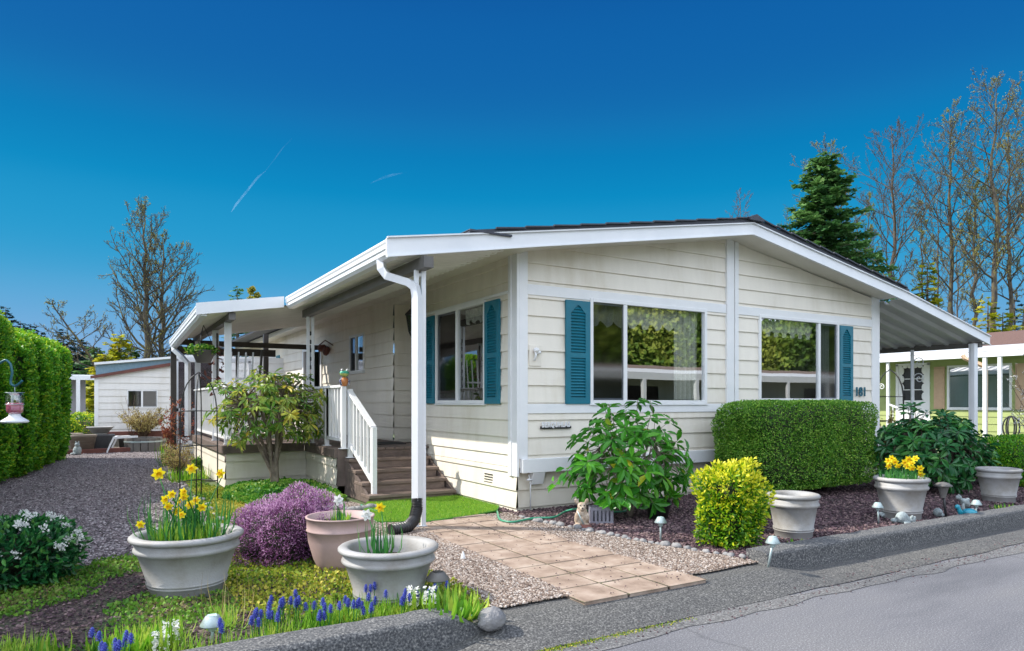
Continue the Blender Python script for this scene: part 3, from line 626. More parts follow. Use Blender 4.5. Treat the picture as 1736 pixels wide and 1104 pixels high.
mb.build('drip_edge', M_['alu'], house)
mb = MB(); mb.prism([(-.85, -.45, 2.955), (RX, -.45, 3.638), (7.12, -.45, 3.018), (7.12, -.45, 3.065), (RX, -.45, 3.71), (-.85, -.45, 2.995)], (0, LY+.9, 0))
for i in range(11):       # courses of the metal tile roof, left and right slope
    t = i/11; x = -.55+t*(RX+.55); z = 2.995+(3.71-2.995)*(x+.85)/(RX+.85); mb.bar((x, -.47, z+.004), (x+.36, -.462, z+.052), .03, .016)
    x = RX+.1+t*3.5; z = 3.71-(3.71-3.065)*(x-RX)/(7.12-RX); mb.bar((x, -.47, z+.012), (x+.33, -.462, z-.058), .03, .016)
for xx in np.arange(-.85, 0, 3): mb.box(xx, xx+.5, -.46, LY, 2.985, 3.005)
mb.build('roof', M_['roof'], house)
mb = MB(); mb.prism([(RX-.16, -.5, 3.685), (RX, -.5, 3.745), (RX+.16, -.5, 3.685), (RX+.13, -.5, 3.66), (RX-.13, -.5, 3.66)], (0, LY+.9, 0)); mb.build('ridge_cap', M_['roof'], house)
def pan(x0, z0, x1, z1, y0, y1, per=.15, dep=.05, m=None, name='awning_pan'):
    V = []; prof = []; y = y0
    while y < y1-1e-6:
        for fr, d in ((0, 0), (.62, 0), (.72, dep), (.9, dep)):
            yy = y+fr*per
            if yy <= y1: prof.append((yy, d))
        y += per
    prof.append((y1, 0)); t = .014
    for k, (yy, d) in enumerate(prof): V += [(x0, yy, z0+d), (x1, yy, z1+d), (x0, yy, z0+d+t), (x1, yy, z1+d+t)]
    n = len(prof); F = []
    for i in range(n-1): a, b = i*4, i*4+4; F += [[a, a+1, b+1, b], [a+2, b+2, b+3, a+3], [a, b, b+2, a+2], [a+1, a+3, b+3, b+1]]
    mb = MB(); mb.add(V, F); return mb.build(name, m or M_['pan'], house)
pan(-1.66, 2.672, -.36, 2.889, -.40, 3.75, dep=-.03); pan(-2.84, 2.475, -.36, 2.889, 3.75, 8.2, dep=-.03)
mb = MB(); mb.prism([(-2.93, 3.72, 2.618), (-1.75, 3.72, 2.80), (-1.75, 3.72, 2.64), (-2.93, 3.72, 2.455)], (0, .03, 0)); mb.build('fascia', M_['alu'], house)
def gutter(x, y0, y1, zt0, zt1, h=.17):
    mb = MB(); prof = [(0, 0), (-.02, -.004), (-.03, -.03), (-.02, -.05), (-.02, -.09), (-.008, -.1), (-.008, -.14), (.004, -.15), (.02, -h), (.10, -h), (.10, 0)]
    n = len(prof); V = [(x+a, y, z+b) for y, z in ((y0, zt0), (y1, zt1)) for a, b in prof]
    mb.add(V, [[i, (i+1) % n, (i+1) % n+n, i+n] for i in range(n)]); mb.F.append((np.array([list(range(n))]), False)); mb.F.append((np.array([list(range(n, 2*n))]), False))
    return mb.build('gutter', M_['alu'], house)
gutter(-1.70, -.395, 3.75, 2.81, 2.80); gutter(-2.89, 3.755, 8.25, 2.615, 2.46)
mb = MB(); mb.box(-1.38, -1.28, -.52, 4.15, 2.555, 2.665); mb.build('awning_beam', M_['beam'], house)
mb = MB(); mb.box(-2.50, -2.41, 3.78, 8.2, 2.42, 2.52); mb.build('awning_beam', M_['beam'], house)
mb = MB(); mb.box(-2.8, 0, 8.05, 8.12, 2.36, 2.46); mb.build('awning_beam', M_['dark'], house)
def post(x, y, z0, z1, gap=.07, w_=.05, dep=.03, m='alu', ang=0, scroll=False):
    mb = MB(); mb.box(x-gap/2-w_/2, x-gap/2+w_/2, y-dep/2, y+dep/2, z0, z1); mb.box(x+gap/2-w_/2, x+gap/2+w_/2, y-dep/2, y+dep/2, z0, z1)
    for z in np.arange(z0+.3, z1, .55): mb.box(x-gap/2, x+gap/2, y-.008, y+.008, z, z+.03)
    p = mb.build('awning_post', M_[m], house, .002)
    mb = MB(); mb.box(x-gap/2-w_*.7, x+gap/2+w_*.7, y-dep, y+dep, z0, z0+.012); mb.build('foot_plate', M_[m], p)
    if scroll:
        mb = MB()
        for z in np.arange(z0+.9, z1-.2, .13): mb.ell((x, y-.005, z), (.028, .012, .035), 8)
        mb.build('vine_ornament', M_['blackm'], p)
    return p
post(-1.33, -.30, .0, 2.56, .075, .045); post(-1.30, 3.98, .62, 2.56, .07, .045, scroll=True)
post(-2.45, 4.2, .62, 2.42, .05, .05); post(-2.45, 5.45, .62, 2.42, .05, .05); post(-2.45, 7.84, .62, 2.42, .05, .05)
def square_pipe(pts, w_, name='downspout'):
    mb = MB(); mb.tube(pts, w_*.70, 4, smooth=False); return mb.build(name, M_['alu'], house)
square_pipe([(-1.66, -.10, 2.66), (-1.66, -.12, 2.57), (-1.62, -.16, 2.50), (-1.45, -.30, 2.43), (-1.40, -.345, 2.38), (-1.385, -.352, 2.28), (-1.385, -.352, .26)], .075)
square_pipe([(-2.84, 8.1, 2.36), (-2.84, 8.05, 2.25), (-2.72, 7.95, 2.12), (-2.62, 7.9, 2.0), (-2.62, 7.9, .6)], .08)
mb = MB(); pts = [(-1.385, -.352, .30), (-1.39, -.37, .2), (-1.45, -.44, .10), (-1.55, -.52, .055), (-1.75, -.58, .05)]
pp = np.array(pts); tt = np.linspace(0, 4, 170); cc = np.column_stack([np.interp(tt, range(5), pp[:, i]) for i in range(3)])
k_ = np.ones(17)/17; cs = np.column_stack([np.convolve(np.pad(cc[:, i], 8, 'edge'), k_, 'valid') for i in range(3)])
mb.tube(cs, .052+.008*np.sin(np.arange(170)*math.pi/3), 16); tag(mb.build('drain_pipe', M_['black']), 'black corrugated drain pipe bending from the white downspout onto the gravel', 'drain pipe')
# wall lamps
def lantern(x, y, z, label):
    l = thing('wall_lantern', label, 'lantern', (x, y, z))
    mb = MB(); mb.box(x-.02, x, y-.06, y+.06, z-.10, z+.14); mb.tube([(x-.02, y, z+.10), (x-.1, y, z+.16), (x-.2, y, z+.13)], .012); mb.build('bracket', M_['blackm'], l)
    cx = x-.2; mb = MB(); mb.lathe([(.0, .16), (.012, .15), (.02, .10), (.10, .02), (.105, 0), (.0, 0)], (cx, y, z), 6, smooth=False)
    for k in range(6):
        a = k*math.pi/3; mb.bar((cx+.085*math.cos(a), y+.085*math.sin(a), z), (cx+.045*math.cos(a), y+.045*math.sin(a), z-.24), .01, .01)
    mb.lathe([(0, -.24), (.05, -.24), (.03, -.28), (.01, -.32), (0, -.33)], (cx, y, z), 6, smooth=False); mb.build('cage', M_['blackm'], l)
    mb = MB(); mb.lathe([(.075, 0), (.038, -.235)], (cx, y, z), 6, smooth=False); mb.build('glass', M_['glassd'], l); return l
lantern(-.0, 2.62, 2.50, 'black carriage lantern on the side wall behind the white corner post')
mb = MB(); mb.ell((-.12, 7.55, 2.36), (.10, .12, .07), 10, bump=.5); mb.ell((-.1, 7.35, 2.30), (.07, .09, .09), 10, bump=.5, seed=2); mb.tube([(-.0, 7.2, 2.4), (-.15, 7.25, 2.5), (-.22, 7.4, 2.42)], .012)
tag(mb.build('wall_ornament', M_['rust']), 'small twiggy ornament hanging beside the top of the deck door', 'ornament')
# right carport awning
pan(7.02, 2.905, 9.62, 2.335, -.40, 8, .32, -.055, pm('awning_under', (.60, .60, .60), (.52, .52, .52), 3, .4, .02))
mb = MB(); mb.box(9.50, 9.60, -.38, 8, 2.235, 2.33); mb.build('awning_beam', M_['beam'], house)
gutter(9.66, -.395, 8, 2.43, 2.43, .14)
mb = MB(); mb.box(9.36, 9.48, -.36, -.30, .02, 2.30); mb.box(9.38, 9.46, -.30, -.25, .02, 2.30); mb.build('awning_post', M_['alu'], house, .004)
mb = MB(); mb.tube([(9.38, .75, 2.25), (9.38, .75, .02)], .035, 4, smooth=False); scp = mb.build('awning_post', M_['alu'], house)
def spiral(c, r, turns, n=26, ax=(0, 1, 0), rad=.008, flip=1):
    a = np.linspace(0, turns*2*np.pi, n); rr = r*(1-a/a[-1]*.85); ax = np.array(ax, float)
    return [tuple(np.array(c)+ax*(rr[i]*math.cos(a[i]))*flip+np.array([0, 0, rr[i]*math.sin(a[i])])) for i in range(n)]
mb = MB()
for z in (2.0, 1.7, 1.0, .7): mb.tube(spiral((9.38, .62, z), .11, 1.4), .009, 5)
mb.build('scroll', M_['alu'], scp)
mb = MB(); mb.box(W, 10, -.3, 8, -.004, .03); tag(mb.build('carport_slab', pm('slab', (.35, .34, .32), (.25, .24, .23), 5, .9, .3)), kind='structure')

# ================================================================= ENTRY DECK
deck = thing('entry_deck', 'raised wooden entry deck with brown steps and white picket railing', 'deck')
DZ = .62
mb = MB()
for x in np.arange(-1.36, -.02, .14): mb.box(x, x+.134, 2.45, 4.02, DZ-.035, DZ)
for x in np.arange(-2.52, -.02, .14): mb.box(x, x+.134, 4.03, 8.2, DZ-.035, DZ)
mb.build('floor', M_['deck'], deck, .003)
mb = MB(); mb.box(-1.39, -1.35, 2.42, 3.98, DZ-.12, DZ-.005); mb.box(-2.55, -1.39, 3.98, 4.02, DZ-.12, DZ-.005); mb.box(-2.56, -2.52, 4.02, 8.2, DZ-.12, DZ-.005); mb.box(-1.35, -1.2, 2.41, 2.45, DZ-.5, DZ-.005); mb.build('rim_board', M_['deck'], deck, .003)
mb = MB(); siding(mb, (-1.345, 2.42, 0), (0, 1, 0), (-1, 0, 0), 0, 1.6, .0, DZ-.12, zl=-.12, ex=.25); siding(mb, (-2.5, 4.04, 0), (1, 0, 0), (0, -1, 0), 0, 1.16, .0, DZ-.12, zl=-.12, ex=.25); siding(mb, (-2.5, 4.04, 0), (0, 1, 0), (-1, 0, 0), 0, 4.1, 0, DZ-.12, zl=-.12, ex=.25)
mb.build('skirting', M_['skirt'], deck)
for i, (z, y) in enumerate(((.10, 1.45), (.23, 1.72), (.36, 1.98), (.49, 2.24))):
    mb = MB(); mb.box(-1.25, -.07, y-.02, y+.135, z-.038, z); mb.box(-1.25, -.07, y+.14, y+.30, z-.038, z); mb.box(-1.22, -.1, y+.005, y+.03, z-.13, z-.038)
    mb.build('step', M_['deckx'], deck, .004)
mb = MB(); mb.box(-1.22, -.1, 2.47, 2.49, DZ-.13, DZ-.038)
for x in (-1.245, -.08): mb.prism([(x, 1.47, 0), (x, 1.47, .06), (x, 2.44, .52), (x, 2.44, 0)], (.03, 0, 0))
mb.build('stringer', M_['deck'], deck)
def railing(p, q, z0, z1, n, name='railing', posts=True):
    p, q = np.array(p, float), np.array(q, float)    # (x,y,zfloor)
    mb = MB(); mb.bar(p+[0, 0, z1], q+[0, 0, z1], .075, .035); mb.bar(p+[0, 0, z0], q+[0, 0, z0], .045, .045)
    r = mb.build(name, M_['white'], deck, .003)
    for i in range(n):
        c = p+(q-p)*(i+.5)/n; mb = MB(); mb.bar(c+[0, 0, z0], c+[0, 0, z1-.01], .03, .03); mb.build('baluster', M_['white'], r)
    return r
railing((-1.27, 2.42, DZ), (-1.27, 3.95, DZ), .12, .84, 11)
railing((-1.19, 2.40, DZ-.02), (-1.13, 1.62, .13), .10, .80, 7)
for x, y, z0, z1 in ((-1.27, 2.40, DZ, 1.455), (-1.13, 1.60, .02, .93), (-1.27, 3.2, DZ, 1.44), (-1.19, 2.37, .5, 1.42)):
    mb = MB(); mb.box(x-.03, x+.03, y-.03, y+.03, z0, z1); mb.box(x-.055, x+.055, y-.055, y+.055, z0, z0+.01); mb.build('railing_post', M_['white'], deck, .003)
railing((-2.46, 4.1, DZ), (-2.46, 8.1, DZ), .10, .86, 30); railing((-2.44, 4.08, DZ), (-1.40, 4.08, DZ), .10, .86, 9)
mb = MB(); mb.box(-.95, -.15, 2.95, 3.5, DZ+.001, DZ+.014); tag(mb.build('door_mat', pm('mat', (.02, .02, .02), (.04, .04, .04), 60, .95, .5)), 'flat black door mat at the top of the entry steps', 'door mat')
# ================================================================= POTS
def urn(name, label, x, y, z0, R, H, soil=.82, m='pot', group=None, style=0, rb=.62):
    t = thing(name, label, 'planter', (x, y, z0), group)
    rb = R*rb
    if style == 0:
        pr = [(0, 0), (rb, 0), (rb+.006, .01), (rb+(R-rb)*.13, H*.17), (rb+(R-rb)*.15+.008, H*.185), (rb+(R-rb)*.15+.008, H*.20), (rb+(R-rb)*.16, H*.212), (rb+(R-rb)*.18+.008, H*.225), (rb+(R-rb)*.18+.008, H*.245), (rb+(R-rb)*.2, H*.26),
              (rb+(R-rb)*.62, H*.70), (rb+(R-rb)*.66+.01, H*.72), (rb+(R-rb)*.68+.018, H*.755), (rb+(R-rb)*.7+.012, H*.79), (rb+(R-rb)*.72, H*.81), (rb+(R-rb)*.78, H*.88), (R-.035, H*.89), (R-.008, H*.905), (R, H*.935), (R, H*.965), (R-.012, H*.99), (R-.03, H), (R-.055, H*.985), (R-.07, H*.95), (R-.08, H*.8), (rb*.9+.02, H*.3)]
    else:
        pr = [(0, 0), (rb, 0), (rb+.01, .01), (rb+(R-rb)*.45, H*.25), (rb+(R-rb)*.8, H*.55), (R-.012, H*.74), (R-.004, H*.75), (R-.010, H*.765), (R-.008, H*.97), (R, H*.975), (R, H), (R-.018, H), (R-.03, H*.8), (rb, H*.4)]
    mb = MB(); mb.lathe(pr, (x, y, z0), 64); mb.build('pot_body', M_[m], t)
    zs = z0+H*soil; rr = R-.085 if style == 0 else R-.03
    mb = MB(); a = np.linspace(0, 2*np.pi, 40, endpoint=False); V = [(x, y, zs+.01)]+[(x+rr*q*math.cos(b), y+rr*q*math.sin(b), zs+.01*noise.noise(Vector((b*3, q*5, x)))) for q in (.5, 1) for b in a]
    mb.add(V, [[0, 1+i, 1+(i+1) % 40] for i in range(40)]); mb.F.append((np.array([[1+i, 41+i, 41+(i+1) % 40, 1+(i+1) % 40] for i in range(40)]), False)); mb.build('soil', M_['soil'], t)
    return t, (x, y, zs)
def gpD(u, v, z, back=0):   # ground point pushed back by an object's radius
    t = (z-CH)/(-(v-VH)/FPX)+back; p = CAM+t*(cF+(u-868)/FPX*cR); return float(p[0]), float(p[1])
x, y = gpD(318, 1018, 0, .2); POTL = urn('planter', 'big grey urn planter full of yellow daffodils at lower left', x, y, -.01, .345, .405)
x, y = gpD(659, 1030, 0, .2); POTF = urn('planter', 'wide grey urn planter with few white and yellow daffodils beside the path', x, y, -.04, .315, .385, .72)
x, y = gpD(577, 970, 0, .16); POTP = urn('planter', 'pinkish terracotta coloured pot beside the purple heather', x, y, -.01, .255, .40, .86, 'potp', style=1)
x, y = gpD(1345, 916, 0, .16); POTA = urn('planter', 'empty grey urn planter behind the golden shrub', x, y, -.01, .232, .415, .6, rb=.68)
x, y = gpD(1528, 884, 0, .2); POTB = urn('planter', 'grey urn planter of small yellow daffodils with animal statues at its foot', x, y, -.01, .272, .455, .8, rb=.66)
x, y = gpD(1693, 854, 0, .2); POTC = urn('planter', 'empty grey urn planter rightmost in the bed by the low hedge', x, y, -.01, .25, .43, .6, rb=.66)
# ================================================================= DAFFODILS AND BULBS
def petals(mb, c, ax, r, n=6, rn=.5, cup=.25, w_=.62):
    ax = nrm(np.array(ax, float)); u = nrm(np.cross(ax, (0, 0, 1.0))) if abs(ax[2]) < .95 else np.array([1.0, 0, 0]); v = np.cross(ax, u)
    D = []; 
    for i in range(n):
        a = 2*math.pi*i/n+.2; D.append(u*math.cos(a)+v*math.sin(a)+ax*cup*(.6 if i % 2 else 1.2))
    mb.scatter(LEAF, np.repeat([c], n, 0), D, np.repeat([ax], n, 0), r, np.full(n, rn), S2=r*w_)
def daffodil(label, group, base, head, face, r=.042, pet='yel', trm='ora', leaves=7, cat='daffodil', lh=None, lspread=.35, stem=True):
    t = thing('daffodil', label, cat, base, group); b = np.array(base); h = np.array(head); fc = nrm(np.array(face, float))
    if leaves:
        mb = MB(); L = lh or (h[2]-b[2])*.8; k = leaves; a = rng.uniform(0, 2*np.pi, k); D = np.column_stack([np.cos(a)*lspread, np.sin(a)*lspread, np.ones(k)]); U = np.column_stack([np.cos(a), np.sin(a), -.3*np.ones(k)])
        P = b+np.column_stack([np.cos(a), np.sin(a), np.zeros(k)])*.02; S = L*rng.uniform(.6, 1.1, k); mb.scatter(BLADE, P, D, U, S, S2=np.full(k, .014)); mb.build('leaf', LF['daf'], t)
    if stem:
        mid = (b+h)/2+np.array([0, 0, .02]); neck = h-fc*.03; mb = MB(); mb.tube([b, mid*.5+b*.5, mid, neck+np.array([0, 0, .012]), neck], [.0045, .0045, .004, .0035, .003], 5); mb.build('stem', LF['daf'], t)
    mb = MB(); petals(mb, h, fc, r); f_ = mb.build('flower', LF[pet], t)
    z = fc; x = nrm(np.cross(z, (0, 0, 1.0))); y2 = np.cross(z, x); mb = MB(); pr = [(r*.10, 0), (r*.22, r*.12), (r*.26, r*.4), (r*.40, r*.56), (r*.36, r*.56), (r*.2, r*.2), (0, r*.15)]
    mb.lathe(pr, h, 12, np.column_stack([x, y2, z])); mb.build('trumpet', LF[trm], f_); return t
toCam = lambda p: nrm(np.array([CAM[0]-p[0], CAM[1]-p[1], .15]))
def inpot(pt, rad):
    a = rng.uniform(0, 6.28); q = rad*math.sqrt(rng.random()); return (pt[0]+q*math.cos(a), pt[1]+q*math.sin(a), pt[2]-.01)
gL = 'yellow daffodils in the big left planter'
DL = POTL[1]
for (u, v, D, r, lab) in ((268, 803, 4.5, .055, 'tall yellow daffodil leftmost above the big left planter, facing the street'), (325, 795, 4.62, .048, 'tallest yellow daffodil standing over the middle of the big left planter'), (375, 803, 4.62, .045, 'tall yellow daffodil at the right side of the big left planter'), (238, 889, 4.32, .035, 'small orange and yellow daffodil drooping over the left rim of the big planter'), (308, 873, 4.25, .032, 'small yellow daffodil low in the centre front of the big left planter')):
    h = pd(u, v, D); b = (h[0]*.25+DL[0]*.75+.0, h[1]*.25+DL[1]*.75, DL[2]); daffodil(lab, gL, b, h, toCam(h)+rng.normal(0, .4, 3), r*.85)
for i, (u, v) in enumerate(((278, 847), (290, 838), (301, 851), (312, 842), (322, 856), (286, 858), (300, 866), (333, 849), (342, 860), (310, 835))):
    h = pd(u, v, 4.35+.05*rng.normal()); b = inpot(DL, .18); daffodil('yellow daffodil in the crowded clump at the centre of the big left planter', gL, b, h, toCam(h)+rng.normal(0, .55, 3), .032, leaves=4)
def blades(name, label, cat, c, rad, n, L, w_, m, spread=.35, group=None, kind=None, flat=1):
    mb = MB(); a = rng.uniform(0, 2*np.pi, n); q = rad*np.sqrt(rng.random(n)); P = np.column_stack([c[0]+q*np.cos(a), c[1]+q*np.sin(a)*flat, np.full(n, c[2])]); b = a+rng.normal(0, .8, n)
    k = spread*(.3+q/max(rad, 1e-6))*rng.uniform(.5, 1.4, n); D = np.column_stack([np.cos(b)*k, np.sin(b)*k, np.ones(n)]); U = np.column_stack([np.cos(b), np.sin(b), -.2*np.ones(n)])
    mb.scatter(BLADE, P, D, U, L*rng.uniform(.5, 1.15, n), S2=w_*rng.uniform(.7, 1.3, n)); o = mb.build(name, LF[m], loc=c); return tag(o, label, cat, group, kind)
blades('grassy_leaves', 'dense clump of short bright grassy leaves filling the big left planter', 'foliage', DL, .2, 420, .15, .007, 'grass', .4)
blades('bulb_leaves', 'long dark green strap leaves rising around the rim of the big left planter', 'foliage', DL, .24, 90, .33, .013, 'daf', .5)
gF = 'daffodils in the wide planter beside the path'; DF = POTF[1]
for (u, v, D, r, pt_, tr_, lab) in ((622, 873, 4.45, .042, 'whi', 'whi', 'white daffodil facing the street, middle one of three over the wide planter by the path'), (645, 860, 4.5, .038, 'yel', 'ora', 'yellow daffodil standing over the wide planter beside the path'), (573, 848, 4.75, .042, 'whi', 'whi', 'tall white daffodil above the pink pot')):
    h = pd(u, v, D); c = DF if u > 600 else POTP[1]; b = (h[0]*.35+c[0]*.65, h[1]*.35+c[1]*.65, c[2]); daffodil(lab, gF, b, h, toCam(h)+rng.normal(0, .2, 3), r, pt_, tr_, leaves=6, lh=.22)
blades('bulb_leaves', 'sparse clump of upright strap leaves in the wide planter by the path', 'foliage', (DF[0]-.06, DF[1]-.02, DF[2]), .09, 26, .27, .013, 'daf', .45)
blades('pot_weed', 'small bright green leafy tuft at the centre of the pink pot', 'foliage', POTP[1], .06, 60, .09, .014, 'grass', 1.0)
gR = 'small yellow daffodils in the right planter'; DB = POTB[1]
for i, (u, v) in enumerate(((1506, 782), (1513, 777), (1517, 783), (1506, 790), (1522, 789), (1534, 784), (1540, 778), (1545, 786), (1538, 791), (1546, 793), (1560, 794), (1552, 778), (1562, 804))):
    h = pd(u, v, 7.3+rng.normal(0, .08)); b = inpot(DB, .17); daffodil('short yellow daffodil in the grey planter on the right', gR, b, h, toCam(h)+rng.normal(0, .5, 3), .042, leaves=5, lh=.16)
blades('bulb_leaves', 'low mass of dark grassy leaves filling the right daffodil planter', 'foliage', DB, .2, 260, .17, .01, 'daf', .5)
# grape hyacinths, white hyacinths and turf of the front corner bed
bed = MB(); n = 6500; xs_ = rng.uniform(-5.2, -2.15, n); ys_ = -3.0+rng.random(n)*np.where(xs_ > -3.4, .32, .55)+.02
nzv = nz(np.column_stack([xs_, ys_, np.zeros(n)]), 3.0, 8); k = nzv > np.where(xs_ < -3.3, .05, -.3); xs_, ys_ = xs_[k], ys_[k]; n = len(xs_); b = rng.uniform(0, 6.28, n); s_ = rng.uniform(.3, 1.6, n)
bed.scatter(BLADE, np.column_stack([xs_, ys_, np.zeros(n)]), np.column_stack([np.cos(b)*s_, np.sin(b)*s_, np.ones(n)]), np.column_stack([np.cos(b), np.sin(b), -.2*np.ones(n)]), rng.uniform(.04, .14, n), np.clip(.5+nzv[k]+rng.normal(0, .2, n), 0, 1), S2=rng.uniform(.003, .008, n))
tag(bed.build('bed_grass', LF['grass']), kind='stuff')
gm_ = 'grape hyacinths along the front of the corner bed'
def muscari(x, y, h):
    t = thing('grape_hyacinth', 'small blue grape hyacinth among the grass behind the left kerb', 'grape hyacinth', (x, y, 0), gm_); lx, ly = rng.normal(0, .012, 2)
    mb = MB(); mb.tube([(x, y, 0), (x+lx*.5, y+ly*.5, h*.5), (x+lx, y+ly, h)], .0025, 4); mb.build('stem', LF['daf'], t)
    mb = MB(); m = 46; a = np.arange(m)*2.4; zz = np.arange(m)/m; rr = .0125*np.sin(np.pi*(.25+.72*zz)); P = np.column_stack([x+lx+rr*np.cos(a), y+ly+rr*np.sin(a), h-.018+zz*.05]); D = np.column_stack([np.cos(a), np.sin(a), -.3*np.ones(m)])
    mb.scatter(LEAF4, P-D*.004, D, np.tile((0, 0, 1.), (m, 1)), .010, S2=.009); mb.ell((x+lx, y+ly, h+.006), (.009, .009, .026), 6); mb.build('flower_head', LF['mus'], t)
for (u, v, k, sp) in ((440, 1052, 3, 12), (462, 1040, 9, 26), (500, 1035, 9, 24), (540, 1030, 8, 26), (600, 1030, 9, 30), (635, 1012, 8, 18), (690, 1003, 4, 14), (740, 1000, 2, 8), (165, 1098, 4, 12), (205, 1098, 6, 16), (370, 1078, 2, 20), (700, 1030, 4, 25), (750, 1012, 2, 8)):
    for i in range(k):
        x, y, _ = gp(u+rng.normal(0, sp*.6), v+34+rng.normal(0, 8), 0)
        muscari(x, min(max(y, -3.0), -2.45), rng.uniform(.09, .15))
def hyacinth(u, v, h, label):
    x, y, _ = gp(u, v, 0); t = thing('white_hyacinth', label, 'hyacinth', (x, y, 0), 'white hyacinths in the corner bed')
    mb = MB(); mb.tube([(x, y, 0), (x, y, h)], .006, 5); mb.build('stem', LF['daf'], t)
    mb = MB(); m = 90; a = np.arange(m)*2.4; zz = rng.random(m); rr = .028+.008*rng.random(m); P = np.column_stack([x+rr*np.cos(a), y+rr*np.sin(a), h-.08+zz*.10]); D = np.column_stack([np.cos(a), np.sin(a), rng.normal(.1, .5, m)])
    mb.scatter(LEAF, P-nrm(D)*.016, D, rdir(m), .026, S2=.013); mb.build('flower_head', LF['whi'], t)
    mb = MB(); k = 9; a = rng.uniform(0, 6.28, k); D = np.column_stack([np.cos(a)*.5, np.sin(a)*.5, np.ones(k)]); mb.scatter(BLADE, np.tile((x, y, 0.), (k, 1)), D, np.column_stack([np.cos(a), np.sin(a), -.2*np.ones(k)]), .17, S2=.022); mb.build('leaf', LF['grass'], t)
for a in ((272, 1112, .10, 'white hyacinth at lower left, leftmost'), (290, 1100, .12, 'second white hyacinth from the left, fullest of the lower left pair'), (700, 1045, .15, 'white hyacinth in front of the wide planter, left of the pair'), (728, 1050, .17, 'white hyacinth in front of the wide planter, right of the pair')): hyacinth(*a)
def rosette(u, v, R, L, w_, m, label, n=70, cat='leafy plant', z=0, asp=1.0, spread=.9):
    x, y, _ = gp(u, v, z); return blades('bulb_leaves' if cat != 'leafy plant' else 'leafy_plant', label, cat, (x, y, z), R, n, L, w_, m, spread)
rosette(770, 1048, .14, .17, .030, 'grass', 'bright green fleshy leaf clump behind the end of the left kerb', 80)
rosette(205, 1105, .13, .10, .035, 'grass', 'bright yellow green broad leaved clump at the bottom left edge', 90)
rosette(85, 1125, .06, .15, .02, 'grass', 'narrow upright green leaf tuft at the bottom left corner', 24, spread=.3)
rosette(1352, 930, .06, .09, .035, 'grass', 'small green sprout beside the empty planter near the kerb end', 16)
rosette(1704, 866, .12, .08, .025, 'cover', 'low green sprout in front of the rightmost planter', 50)
rosette(385, 1060, .12, .34, .005, 'tan', 'thin pale dry grass blades standing behind the low solar light', 16, spread=.45)
# ================================================================= SHRUBS
def supershell(n, c, r, p=4, inner=.82, bump=.08, seed=0, fr=2.0, zmin=-1):
    d = rdir(n); q = (np.abs(d)**p).sum(1)**(-1/p); pts = d*q[:, None]; k = pts[:, 2] > zmin; d, pts = d[k], pts[k]
    b = 1+bump*nz(pts*np.array(r), fr, seed)*1.6
    s_ = b*(inner+(1-inner)*rng.random(len(pts))**.6); gr = np.sign(pts)*np.abs(pts)**(p-1)/np.array(r); return pts*s_[:, None]*np.array(r)+np.array(c), nrm(gr), s_/b
def hedge_block(name, label, cat, c, r, n, leaf, m, p=5, bump=.06, tm=LEAF4, group=None, core=.86, seed=0, lum=None, w_=.6, zmin=-1, fr=2.0, updir=.0):
    t = thing(name, label, cat, (c[0], c[1], 0), group)
    P, Nn, q = supershell(n, c, r, p, core, bump, seed, fr, zmin); k = P[:, 2] > .01; P, Nn, q = P[k], Nn[k], q[k]
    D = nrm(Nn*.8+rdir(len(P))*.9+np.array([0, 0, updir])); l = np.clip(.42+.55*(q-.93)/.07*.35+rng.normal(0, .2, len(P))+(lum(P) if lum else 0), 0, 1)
    mb = MB(); mb.scatter(tm, P, D, rdir(len(P)), leaf*rng.uniform(.6, 1.3, len(P)), l, S2=leaf*w_); mb.build('foliage', LF[m], t)
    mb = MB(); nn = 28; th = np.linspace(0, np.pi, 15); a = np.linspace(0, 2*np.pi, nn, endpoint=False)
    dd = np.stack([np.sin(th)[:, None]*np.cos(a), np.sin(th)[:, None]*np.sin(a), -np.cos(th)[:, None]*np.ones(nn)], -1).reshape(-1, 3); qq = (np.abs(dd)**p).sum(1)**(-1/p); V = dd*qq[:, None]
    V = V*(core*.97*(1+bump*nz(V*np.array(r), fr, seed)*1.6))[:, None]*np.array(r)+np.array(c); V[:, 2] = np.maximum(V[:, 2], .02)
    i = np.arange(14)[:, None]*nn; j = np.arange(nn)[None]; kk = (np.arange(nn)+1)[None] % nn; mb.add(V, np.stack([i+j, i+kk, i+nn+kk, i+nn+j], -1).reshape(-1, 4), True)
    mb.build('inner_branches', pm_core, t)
    mb = MB(); mb.tube([(c[0], c[1], 0), (c[0], c[1], c[2])], .04, 6); mb.build('trunk', M_['bark'], t); return t
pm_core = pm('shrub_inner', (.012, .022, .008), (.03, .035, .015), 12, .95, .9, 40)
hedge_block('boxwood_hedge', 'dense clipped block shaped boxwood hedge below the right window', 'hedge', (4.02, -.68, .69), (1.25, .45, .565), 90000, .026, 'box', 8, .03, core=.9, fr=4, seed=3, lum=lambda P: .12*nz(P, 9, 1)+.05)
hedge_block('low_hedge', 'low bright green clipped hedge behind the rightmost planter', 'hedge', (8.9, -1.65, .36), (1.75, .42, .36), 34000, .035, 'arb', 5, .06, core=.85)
hedge_block('golden_shrub', 'golden yellow and green variegated upright shrub by the kerb end', 'shrub', (.63, -2.50, .345), (.255, .26, .36), 8000, .040, 'gold', 3.0, .22, core=.6, fr=6, seed=6, lum=lambda P: np.clip((P[:, 2]-.38)*.95, -.28, .4)+.25*nz(P, 8, 2), w_=.45, tm=LEAF, updir=.3)
